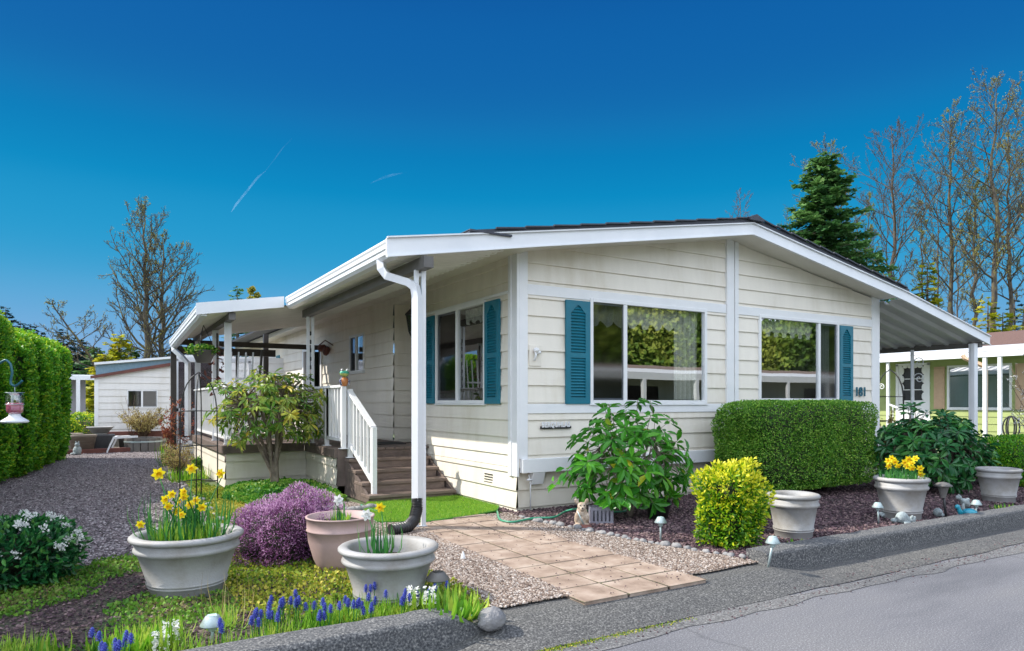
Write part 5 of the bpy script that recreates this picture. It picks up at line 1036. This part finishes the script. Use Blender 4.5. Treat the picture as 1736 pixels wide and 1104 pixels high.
pot('plant_pot', 'dark blue grey pot half in the sun left of the half barrel', *gp(216, 764)[:2], 0, .17, .21, .36, 'beam')
pot('plant_pot', 'grey tub between the dark crate and the dark blue pot', *gp(205, 757)[:2], 0, .2, .24, .3, 'pot')
bx_, by_, _ = gp(166, 766); mb = MB(); mb.prism([(bx_-.28, by_, 0), (bx_+.28, by_, 0), (bx_+.38, by_, .42), (bx_-.38, by_, .42)], (0, .6, 0)); tag(mb.build('dark_crate', M_['black'], bevel=.02), 'big dark crate under the pale bowl in front of the shed', 'crate')
pot('pale_bowl', 'wide pale yellow green bowl resting on the dark crate', bx_+.05, by_+.35, .44, .16, .30, .18, 'tan_' if 'tan_' in M_ else 'pot', 'bowl')
pot('plant_pot', 'rounded brown grey pot behind the cat statue', *gp(140, 768)[:2], 0, .22, .3, .45, 'wood')
pot('plant_pot', 'wide ribbed pot at the foot of the last arborvitae', *gp(112, 762)[:2], 0, .32, .38, .42, 'wood')
mb = MB(); x_, y_, _ = gp(195, 767); mb.bar((x_-.18, y_, 0), (x_-.02, y_, .38), .05, .04); mb.bar((x_-.02, y_, .36), (x_+.5, y_, .38), .04, .05); mb.bar((x_-.1, y_+.3, 0), (x_+.06, y_+.3, .38), .05, .04); mb.bar((x_-.02, y_, .36), (x_+.06, y_+.3, .38), .05, .04); tag(mb.build('metal_stand', M_['alu']), 'low bent white metal stand beside the dark crate', 'stand')
b = (*gp(131, 771)[:2], 0); poly('cat_statue', 'small blue grey seated animal statue on the timber beam at the hedge end', 'statue', [((0, 0, .1), (.09, .08, .12)), ((0, -.03, .24), (.055, .05, .05)), ((-.03, -.03, .3), (.015, .01, .03)), ((.03, -.03, .3), (.015, .01, .03)), ((-.08, -.1, .03), (.06, .05, .03))], 'statue', b)
mb = MB(); mb.box(-5.3, -4.2, 14.6, 15.6, 0, .32); tag(mb.build('timber_box', M_['wood'], bevel=.02), 'low weathered timber box by the far end of the hedge', 'planter box')
for i, (x, y, r) in enumerate(((-5.0, 17, .5), (-4.55, 19, .55), (-5.7, 18.5, .6))): hedge_block('yellow_shrub', ('pale yellow budding shrub left of the shed, nearest', 'yellow shrub directly left of the shed corner', 'yellow green shrub behind the hedge end')[i], 'shrub', (x, y, r*.9), (r, r, r*.8), 3500, .06, 'gold', 2.2, .2, core=.6, seed=i, lum=lambda P: -.05+0*P[:, 0])
mb = MB(); [mb.box(-4.9, -4.25, 18.6, 19.0, .05+k*.22, .23+k*.22) for k in range(3)]; tag(mb.build('timber_stack', M_['wood'], bevel=.01), 'stack of weathered timbers standing left of the shed corner', 'timber stack')
# open-sided white shelter farther back
sh = thing('far_shelter', 'far pale grey home with white post and flat roof between hedge and shed', 'shelter', (-6, 27, 0))
mb = MB(); mb.box(-10, -4.6, 28, 28.1, 0, 2.2); mb.build('wall', pm('grey_wall', (.42, .40, .42), (.36, .34, .36), 3, .8, .1), sh)
mb = MB(); mb.box(-10, -4.2, 26.2, 26.3, 2.15, 2.32); mb.box(-10, -4.2, 26.3, 30, 2.3, 2.36); mb.build('roof', M_['alu'], sh)
for x in (-6.0, -4.9): mb = MB(); mb.box(x, x+.14, 26.2, 26.34, 0, 2.15); mb.build('post', M_['white'], sh)
# bronze framed screen room beyond the wide awning
en = thing('screen_room', 'dark bronze framed screen enclosure with white panels under the far end of the wide awning', 'enclosure', (-1.8, 9, 0))
for (x, y, z1) in ((-2.83, 8.35, 2.38), (-.98, 8.9, 2.72)): mb = MB(); mb.box(x-.05, x+.05, y-.05, y+.05, 0, z1); mb.build('frame_post', M_['dark'], en)
mb = MB(); mb.box(-2.88, -.9, 8.3, 8.4, 2.20, 2.34); mb.build('top_rail', M_['dark'], en)
mb = MB(); mb.bar((-1.6, 8.7, .6), (-1.6, 8.7, 2.3), .05, .05); mb.build('mullion', M_['dark'], en)
mb = MB(); siding(mb, (-2.6, 11.6, 0), (1, 0, 0), (0, -1, 0), 0, 2.6, .0, 2.38); mb.build('back_panel', M_['white'], en)
for xx in (-2.72, -2.0, -1.25): mb = MB(); mb.box(xx, xx+.07, 9.4, 9.47, .1, 2.15); mb.build('screen_stile', M_['alu'], en)
mb = MB(); mb.box(-2.7, -1.95, 9.43, 9.44, .5, 2.1); mb.build('screen', glassmat('dark_screen', (.25, .22, .24), .08, .2), en)
mb = MB(); mb.box(-2.7, -1.2, 9.4, 9.47, 1.05, 1.12); mb.box(-2.7, -1.2, 9.4, 9.47, 2.12, 2.2); mb.build('rail', M_['alu'], en)
# ================================================================= GREEN NEIGHBOUR HOUSE ON THE RIGHT
nb = thing('neighbour_home', 'pale green neighbouring home with brown shingle roof and tan shutters beyond the carport', 'house', (17, 2.1, 0))
NX = 17.0; gs = sidingmat('green_paint', (.33, .39, .14)); gsb = sidingmat('blue_green_paint', (.22, .48, .50))
mb = MB(); siding(mb, (NX, 0, 0), (0, 1, 0), (-1, 0, 0), 1.75, 12, .1, 2.55, [(2.35, 3.88, 1.1, 2.24), (4.5, 5.35, .55, 2.35)]); mb.build('wall', gs, nb)
mb = MB(); siding(mb, (NX, 1.75, 0), (1, 0, 0), (0, -1, 0), 0, 8, .1, 2.7); mb.build('wall', gsb, nb)
mb = MB(); mb.box(NX+.3, NX+.34, 2, 12, .3, 2.6); mb.build('interior', pm('green_blind', (.10, .24, .20), (.07, .18, .16), 3, .8, 0), nb)
NF = ((NX, 0, 0), (0, 1, 0), (-1, 0, 0)); window(nb, *NF, 2.35, 3.88, 1.10, 2.24, [], fw=.06)
tan = pm('tan_paint', (.55, .38, .25), (.48, .33, .22), 8, .7, .1)
for a, b_ in ((1.85, 2.2), (4.0, 4.3)):
    mb = MB(); mb.box(NX-.045, NX-.02, a, b_, 1.05, 2.28); s_ = mb.build('shutter', tan, nb); mb = MB()
    for z0, z1 in ((1.1, 1.62), (1.68, 2.23)): mb.box(NX-.055, NX-.045, a+.04, b_-.04, z0, z1)
    mb.build('shutter_panel', tan, s_, .004)
dr = MB(); dr.box(NX-.04, NX, 4.42, 4.5, .5, 2.4); dr.box(NX-.04, NX, 5.35, 5.43, .5, 2.4); dr.box(NX-.04, NX, 4.42, 5.43, 2.35, 2.42); dr.box(NX-.02, NX, 4.5, 5.35, .55, 1.3); dr.box(NX-.02, NX, 4.5, 4.6, 1.3, 2.35); dr.box(NX-.02, NX, 5.25, 5.35, 1.3, 2.35); dr = dr.build('door', M_['white'], nb, .004)
mb = MB(); mb.box(NX+.02, NX+.03, 4.5, 5.35, .5, 2.4); mb.build('door_glass', M_['black'], dr)
mb = MB()
for k in range(4):
    for s_ in (4.6, 5.25): mb.ell((NX-.01, s_, 1.42+k*.26), (.012, .07, .12), 8)
for k in range(4): mb.ell((NX-.01, 4.71+k*.15, 2.32), (.012, .08, .05), 8)
mb.build('scalloped_trim', M_['white'], dr)
mb = MB()
for y_ in (4.9, ): mb.box(NX+.0, NX+.015, y_-.012, y_+.012, 1.3, 2.33)
for z_ in (1.62, 1.95): mb.box(NX, NX+.015, 4.62, 5.22, z_-.012, z_+.012)
mb.build('glazing_bar', M_['white'], dr)
mb = MB(); mb.prism([(NX-1.3, 1.5, 2.42), (NX-1.3, 12, 2.42), (NX-1.3, 12, 2.56), (NX-1.3, 1.5, 2.56)], (.03, 0, 0)); mb.prism([(NX-1.3, 1.5, 2.57), (NX-1.3, 12, 2.57), (NX+.1, 12, 2.80), (NX+.1, 1.5, 2.80)], (0, 0, .03)); mb.build('porch_roof', M_['alu'], nb)
mb = MB(); mb.prism([(NX-1.3, 1.46, 2.45), (NX+.1, 1.46, 2.68), (NX+4.2, 1.46, 3.02), (NX+4.2, 1.46, 3.14), (NX+.1, 1.46, 2.82), (NX-1.3, 1.46, 2.57)], (0, .04, 0)); mb.build('fascia', M_['alu'], nb)
mb = MB(); mb.prism([(NX-.1, 1.4, 2.80), (NX+4.2, 1.4, 3.55), (NX+8.5, 1.4, 2.80)], (0, 14, 0)); mb.build('roof', pm('brown_shingle', (.20, .11, .085), (.11, .065, .055), 7, .9, .8, 30, stretch=(2, 6, 1)), nb)
mb = MB(); mb.box(NX-1.25, NX, 3.9, 8, .0, .5); mb.build('porch_floor', M_['pot'], nb)
npst = MB(); npst.box(NX-1.24, NX-1.16, 5.35, 5.42, .5, 2.45); npst.build('porch_post', M_['white'], nb); npst = MB(); npst.box(NX-1.24, NX-1.16, 4.95, 5.02, .5, 2.45); pp_ = npst.build('porch_post', M_['white'], nb)
mb = MB(); [mb.tube([(NX-1.2, 5.18+.1*math.cos(a)*q, 1.7+k*.5+.1*math.sin(a)*q) for a, q in zip(np.linspace(0, 9, 24), np.linspace(1, .2, 24))], .012, 5) for k in (0, ) ]; mb.build('scroll', M_['white'], pp_)
for y_ in (2.0, 2.35): mb = MB(); mb.box(NX-1.28, NX-1.2, y_, y_+.08, .0, 2.42); mb.build('porch_post', M_['white'], nb)
mb = MB(); mb.tube([(NX-1.3, 2.9, 2.5), (NX-1.3, 2.85, 2.42), (NX-1.2, 2.45, 2.2), (NX-1.2, 2.4, 2.1), (NX-1.2, 2.4, .0)], .06, 4, smooth=False); mb.build('downspout', tan, nb)
rl = MB(); rl.bar((NX-1.2, 5.45, 1.18), (NX-1.2, 8, 1.18), .05, .05); rl.bar((NX-1.2, 4.95, 1.18), (NX-1.2, 3.5, .62), .05, .05); rl = rl.build('porch_railing', M_['white'], nb)
for k in range(14): y_ = 5.5+k*.18; mb = MB(); mb.box(NX-1.21, NX-1.19, y_, y_+.02, .5, 1.18); mb.build('baluster', M_['white'], rl)
for k in range(9): y_ = 3.55+k*.16; z_ = .62+(y_-3.5)/1.45*.56; mb = MB(); mb.box(NX-1.21, NX-1.19, y_, y_+.02, z_-.6, z_); mb.build('baluster', M_['white'], rl)
t = thing('wall_basket', 'dark wire balloon shaped ornament standing against the green house wall', 'ornament', (15.2, 2.0, 0)); mb = MB()
for k in range(6): a = k*math.pi/3; mb.tube([(15.2+.17*math.sin(q)*math.cos(a), 1.55+.17*math.sin(q)*math.sin(a), .62-.28*math.cos(q)) for q in np.linspace(0, math.pi, 12)], .018, 5)
mb.build('wire_frame', M_['blackm'], t); mb = MB(); mb.tube([(15.2, 1.55, 0), (15.2, 1.55, .36)], .03); mb.build('stem', M_['blackm'], t)
# ================================================================= ACROSS THE STREET (seen in the window glass)
op = thing('street_home', 'white roofed mobile home across the street, seen mirrored in the front windows', 'house', (28, -24, 0))
mb = MB(); mb.box(14, 48, -30, -24, 0, 2.7); mb.build('wall', sidingmat('op_paint', (.45, .42, .38)), op)
mb = MB(); mb.prism([(12, -21.5, 2.75), (12, -27, 3.6), (12, -32, 2.75)], (38, 0, 0)); mb.build('roof', pm('brown_roof', (.25, .18, .14), (.2, .14, .11), 6, .9, .2), op)
mb = MB(); mb.box(12, 50, -21.5, -21.42, 2.5, 2.85); mb.prism([(12, -21.5, 2.86), (50, -21.5, 2.86), (50, -23.5, 3.16), (12, -23.5, 3.16)], (0, 0, .02)); mb.build('fascia', M_['white'], op)
for x in np.arange(13, 50, 4): mb = MB(); mb.box(x, x+.2, -21.6, -21.4, 0, 2.5); mb.build('post', M_['white'], op)
for x in (16, 22, 30, 38): mb = MB(); mb.box(x, x+2.4, -24.04, -24, .9, 2.2); mb.build('window', M_['black'], op)
# ================================================================= TREES
def baretree(name, label, x, y, h, seed, r=.22, crown=.35, spread=.33, nb_=26, wood='barky', buds=.5, lean=(0, 0), twin=None, group=None, twigs=7, upb=.9, budsz=.13, fine=True):
    rs = np.random.default_rng(seed); t = thing(name, label, 'tree', (x, y, 0), group); wood_, tips = MB(), []
    def stem(b, H, r, ln):
        k = 14; P = [np.array(b)+np.array([ln[0]*H*(i/k), ln[1]*H*(i/k), H*i/k])+np.append(rs.normal(0, .006*H, 2)*min(1, i/3), 0) for i in range(k+1)]; R0 = r*(1-np.linspace(0, 1, k+1))**.8+.012; wood_.tube(P, R0, 7); P = np.array(P)
        for j in range(nb_):
            f = crown+(1-crown)*((j+.5)/nb_); i = f*k; p = P[int(i)]+(P[min(k, int(i)+1)]-P[int(i)])*(i-int(i)); a = j*2.4+rs.normal(0, .4)
            L = H*spread*(1-f)**.55*rs.uniform(.6, 1.1)*(1.0 if f > crown+.1 else rs.uniform(.35, 1)); 
            if L < .3: L = .3
            branch(p, nrm(np.array([math.cos(a), math.sin(a), upb*rs.uniform(.6, 1.3)])), L, R0[int(i)]*.42, 0)
    def branch(p, d, L, r, lv):
        k = 5 if lv < 2 else 3; P = [p]; dd = d.copy()
        for i in range(k): dd = nrm(dd+rs.normal(0, .13, 3)+np.array([0, 0, .12])); P.append(P[-1]+dd*L/k)
        wood_.tube(P, np.linspace(r, max(.008, r*.25), k+1), 5 if lv == 0 else 3, cap=False); P = np.array(P)
        if lv < 3 and (lv < 2 or fine):
            n = twigs if lv == 0 else (6 if lv == 1 else 3)
            for j in range(n):
                f = .2+.8*(j+rs.random())/n; i = min(k-1, int(f*k)); q = P[i]+(P[i+1]-P[i])*(f*k-i); branch(q, nrm(d*.8+rs.normal(0, .55, 3)+np.array([0, 0, .3])), L*rs.uniform(.28, .5)*(1.1-f*.5), max(.012, r*.5), lv+1)
        else: tips.extend([P[-1], P[2]])
    stem((x, y, 0), h, r, lean)
    if twin: stem((x+twin[0], y+twin[1], 0), h*twin[2], r*.9, (twin[3], 0))
    wood_.build('trunk', M_[wood], t)
    if buds:
        T = np.array(tips); T = T[rs.random(len(T)) < buds]; T = T+rs.normal(0, .06, T.shape); mb = MB(); mb.scatter(LEAF4, T, rdir(len(T)), rdir(len(T)), budsz*rs.uniform(.5, 1.2, len(T)), S2=budsz*.7); mb.build('crown', LF['bud'], t)
    return t
def conifer(name, label, x, y, h, R, seed, m='fir', n=60, dens=1.0, lf=.42, z0=.08, group=None, droop=.25, pw=.75):
    rs = np.random.default_rng(seed); t = thing(name, label, 'tree', (x, y, 0), group); tr = MB(); tr.tube([(x, y, 0), (x+rs.normal(0, .05), y, h*.5), (x, y, h)], [h*.018+.05, h*.012+.03, .02], 7); P, D, U, S, L = [], [], [], [], []
    for j in range(n):
        f = z0+(1-z0)*((j+.5)/n)**.9; z = h*f; a = j*2.399+rs.normal(0, .3); Lb = R*(1-f)**pw*rs.uniform(.5, 1.2)*(.75 if f < z0+.08 else 1)+.12; d = np.array([math.cos(a), math.sin(a), rs.uniform(-.05, .3)]); p0 = np.array([x, y, z]); e = p0+d*Lb-np.array([0, 0, droop*Lb*.3]); tr.tube([p0, (p0+e)/2+np.array([0, 0, .06*Lb]), e], [.012*h*(1-f)*.35+.015, .015, .008], 4, cap=False)
        k = int(max(4, Lb/lf*9*dens)); q = rs.random(k)**.75; lum0 = rs.normal(.45, .15); side = np.array([-d[1], d[0], 0])
        for w in q:
            c = p0+(e-p0)*w; sd = rs.choice((-1, 1)); dd = nrm(nrm(d)*.8+side*sd*rs.uniform(.2, 1.3)+np.array([0, 0, -droop*rs.random()])+rs.normal(0, .15, 3)); P.append(c+rs.normal(0, .05*Lb**.5, 3)); D.append(dd); U.append(np.array([0, 0, 1.0])+rs.normal(0, .35, 3)); S.append(lf*rs.uniform(.6, 1.3)*(1-.3*w)); L.append(np.clip(lum0+rs.normal(0, .15)+.25*(w-.5), 0, 1))
    tr.build('trunk', M_['bark'], t); mb = MB(); S = np.array(S); mb.scatter(SPRAY, P, D, U, S, np.array(L), S2=S*.75); mb.build('crown', LF[m], t); return t
def at(u, D): p = CAM+D*(cF+(u-868)/FPX*cR); return float(p[0]), float(p[1])
def hz(v, D): return CH+(VH-v)/FPX*D
# the big bare tree on the left, its leaning neighbours and the conifers at its foot
x, y = at(247, 46); baretree('bare_tree', 'large double trunked leafless tree rising behind the shed', x, y, hz(352, 46), 11, .25, .20, .50, 28, 'barky', .22, twin=(.9, .3, .88, .015), twigs=9, budsz=.08, upb=.85)
x, y = at(230, 45); baretree('bare_tree', 'smaller leafless tree leaning far left behind the shed', x, y, hz(522, 45), 12, .15, .25, .6, 18, 'barky', .15, lean=(-.62, 0), upb=.5, budsz=.08)
for i, (u, v, D, m, Rr, lab) in enumerate(((10, 520, 60, 'firb', 2.2, 'dark far conifer poking over the left edge of the hedge'), (35, 545, 75, 'firb', 2, 'far blue green conifer behind the left hedge, second from the edge'), (52, 550, 75, 'firb', 2.2, 'far blue green conifer behind the left hedge, third from the edge'), (70, 562, 75, 'firb', 2.4, 'far blue green conifer behind the left hedge, fourth from the edge'), (107, 560, 70, 'firb', 2.4, 'pointed blue green conifer just above the hedge end'), (132, 573, 70, 'firb', 3.4, 'wide dusky conifer right of the pointed one above the hedge end'), (160, 588, 45, 'fir', 2.4, 'dark green spruce left of the shed roof'), (178, 600, 40, 'firy', 1.8, 'small yellow green conifer at the shed corner'), (202, 568, 42, 'firy', 2.2, 'bright yellow green conifer above the middle of the shed roof'), (222, 590, 48, 'fir', 1.8, 'small green conifer between the bare trunks and the yellow conifer'))):
    x, y = at(u, D); conifer('conifer', lab, x, y, hz(v, D), Rr*1.15, 40+i, m, 60, 1.7, .55 if D > 50 else .4, z0=.03)
for i, (u, v, D) in enumerate(((300, 585, 60), (318, 560, 60), (345, 590, 65), (275, 600, 55))):
    x, y = at(u, D); conifer('conifer', ('dusky conifer seen left of the wide awning gutter', 'tall dusky conifer partly hidden by the wide awning', 'dusky conifer seen under the wide awning', 'low dusky conifer between the bare trunks and the awning')[i], x, y, hz(v, D), 2.4, 70+i, 'firb', 40, .7, .6, z0=.03)
x, y = at(402, 60); conifer('conifer', 'small conifer tip showing above the wide awning roof', x, y, hz(487, 60), 2.2, 80, 'fir', 60, .9, .5, z0=.4)
x, y = at(429, 62); baretree('sparse_tree', 'ragged small treetop right of the conifer tip above the awning roof', x, y, hz(491, 62), 81, .12, .5, .22, 16, 'bark', .9, budsz=.25)
# right side
x, y = at(1396, 52); conifer('fir_tree', 'big dark green fir rising behind the right roof slope', x, y, hz(262, 52), 6.6, 90, 'fir', 230, 2.0, .6, z0=.25, droop=.45, pw=.62)
x, y = at(1572, 50); conifer('conifer', 'yellow green mossy conifer right of the roof slope', x, y, hz(445, 50), 2.7, 91, 'firy', 80, 1.2, .45, z0=.1)
RT = [(1252, 322, 75, .12, .3, 'twig', 0, 'faint leafless treetop just above the roof ridge', 4), (1408, 245, 66, .22, .4, 'bark', .3, 'leafless tree with reddish twigs directly behind the big fir', 8), (1470, 330, 64, .12, .2, 'barky', 0.44, 'slim sparse tree between the fir and the wide leafless tree', 6), (1516, 215, 62, .27, .42, 'bark', .0, 'wide spreading leafless tree right of the big fir', 9),
      (1562, 340, 66, .14, .2, 'barky', 0.44, 'slim budding tree behind the yellow green conifer', 6), (1590, 300, 68, .12, .16, 'bark', .1, 'thin straight pole tree right of the yellow green conifer', 5), (1612, 185, 60, .24, .38, 'barky', .25, 'tall leafless tree with slender crown, third from the right edge', 8), (1651, 290, 58, .20, .24, 'barky', 0.50, 'dark mossy trunked tree with yellow buds near the carport corner', 7),
      (1690, 138, 57, .30, .42, 'barky', 0.33, 'tallest budding tree near the right edge', 9), (1712, 230, 60, .24, .34, 'barky', 0.39, 'mossy trunked tree just right of the tallest tree', 8), (1760, 170, 62, .26, .40, 'barky', 0.28, 'budding tree whose branches reach in at the right edge', 8), (1625, 380, 72, .12, .3, 'bark', .2, 'thin leaning leafless tree behind the carport roof edge', 5)]
for i, (u, v, D, r, sp, wd, bu, lab, tw) in enumerate(RT):
    x, y = at(u, D); baretree('bare_tree', lab, x, y, hz(v, D), 100+i, r, .38 if i not in (0,) else .5, sp, 30, wd, bu, twigs=tw, budsz=.10, group='leafless trees right of the house')
for i, (u, v, D, m, Rr) in enumerate(((1500, 520, 80, 'fir', 4), (1545, 500, 80, 'firb', 3.5), (1640, 540, 80, 'firb', 3), (1675, 505, 55, 'firy', 2.6), (1700, 530, 50, 'firy', 3.0), (1735, 520, 58, 'firy', 3.5), (1610, 560, 75, 'firb', 3), (1465, 500, 82, 'fir', 3), (1720, 500, 75, 'firb', 3))):
    x, y = at(u, D); conifer('conifer', ('low dark conifer behind the roof edge below the wide leafless tree', 'dusky conifer left of the yellow green conifer', 'blue green far conifer between the mossy trunks', 'yellow conifer behind the carport corner', 'yellow green bushy conifer above the brown roof', 'yellow green conifer at the right edge above the brown roof', 'low far conifer just over the carport roof', 'dark conifer below the big fir at the roof line', 'far blue conifer behind the right edge trees')[i], x, y, hz(v, D), Rr, 120+i, m, 50, .9, .6, z0=.03)
# far woods closing the view on every side (one mass)
for nm, (cx_, cy_), rad, (a0, a1), n, lo, hi, mt in (('far_woods', CAM, 105, (-60, 70), 60000, 3.0, 8.0, 'firb'), ('street_woods', (20, -38), 0, (0, 0), 42000, 0, 15, 'gold')):
    mb = MB()
    if rad:
        a = np.radians(rng.uniform(a0, a1, n)); rr = rad+rng.uniform(0, 14, n); 
        X_ = cx_+rr*np.sin(a); Y_ = cy_+rr*np.cos(a); top = lo+hi*.5*(1+nz(np.column_stack([X_*.08, Y_*.08, 0*X_]), 1, 3))
        Z_ = rng.random(n)**.8*top; tri = np.abs(((a*140) % 1)-.5)*2; k = Z_ < top*(.45+.55*(1-tri)); P = np.column_stack([X_, Y_, Z_])[k]
        mb.scatter(SPRAY, P, rdir(len(P)), rdir(len(P)), 1.0, S2=.8); tag(mb.build(nm, LF[mt]), kind='stuff')
    else:
        n = 90000; X_ = rng.uniform(-12, 72, n); q = nz(np.column_stack([X_*.12, 0*X_, 0*X_]), 1, 5); Z_ = rng.random(n)*(12+6*q); P = np.column_stack([X_, -36-6*rng.random(n)-.3*Z_, Z_]); l = np.clip(.42+1.1*nz(P*.13, 1, 2)+rng.normal(0, .15, n), 0, .95)
        mb.scatter(SPRAY, P, rdir(n), rdir(n), .62, l, S2=.5); tag(mb.build(nm, LF['farw']), kind='stuff')
# vapour trails, real thin streaks of cloud high up
def trail(name, pts, w_, label, al):
    m, t, b = newmat(name); co = coords(t, (.0008, .0008, .0008)); n = N(t, 'ShaderNodeTexNoise', Scale=9, Detail=5); t.links.new(co, n.inputs['Vector'])
    r = ramp(t, [(0, 0, 0), (al, al, al)], n.outputs[0], [.3, .65]); t.links.new(r.outputs[0], b.inputs['Alpha']); b.inputs['Base Color'].default_value = (.7, .85, 1, 1); b.inputs['Roughness'].default_value = 1; b.inputs['Emission Color'].default_value = (.5, .75, .9, 1); b.inputs['Emission Strength'].default_value = .12
    mb = MB(); P = [pd(u, v, 9000) for u, v in pts]; mb.tube(P, [2]+[w_]*(len(P)-2)+[2], 6); o = mb.build(name, m); tag(o, label, 'vapour trail'); return o
trail('vapour_trail', [(392, 360), (400, 347), (418, 325), (436, 302), (450, 290)], 12, 'short bright diagonal vapour trail in the blue sky at left', .06)
trail('vapour_trail', [(450, 290), (464, 272), (480, 250), (495, 235)], 6, 'very faint upper continuation of the diagonal vapour trail', .015)
trail('vapour_trail', [(628, 311), (648, 302), (664, 297), (690, 292)], 14, 'faint wispy streak of cloud right of the vapour trail', .025)

# fallen leaves, twigs and grit blown onto the paving and the road edge
q = sample([(-1.5, -3.2), (-.42, -3.2), (-.42, -.1), (-1.5, -.1)], 260, .014); q2 = sample([(-2.0, -3.75), (6, -3.75), (6, -3.2), (-2.0, -3.2)], 700, -.092); q2[:, 1] = -3.56+rng.normal(0, .09, len(q2)); q2[:, 2] = np.where(q2[:, 1] > -3.5, -.08, -.096); q3 = sample([(-1.6, -.1), (0, .3), (0, 1.4), (-1.3, 1.4)], 40, .03)
q = np.concatenate([q, q2, q3]); k = len(q); a = rng.uniform(0, 6.28, k); mb = MB(); mb.scatter(PEB, q, np.column_stack([np.cos(a), np.sin(a), 0*a]), np.tile((0, 0, 1.), (k, 1)), rng.uniform(.006, .022, k), S2=rng.uniform(.004, .012, k)); tag(mb.build('leaf_litter', LF['bark']), kind='stuff')
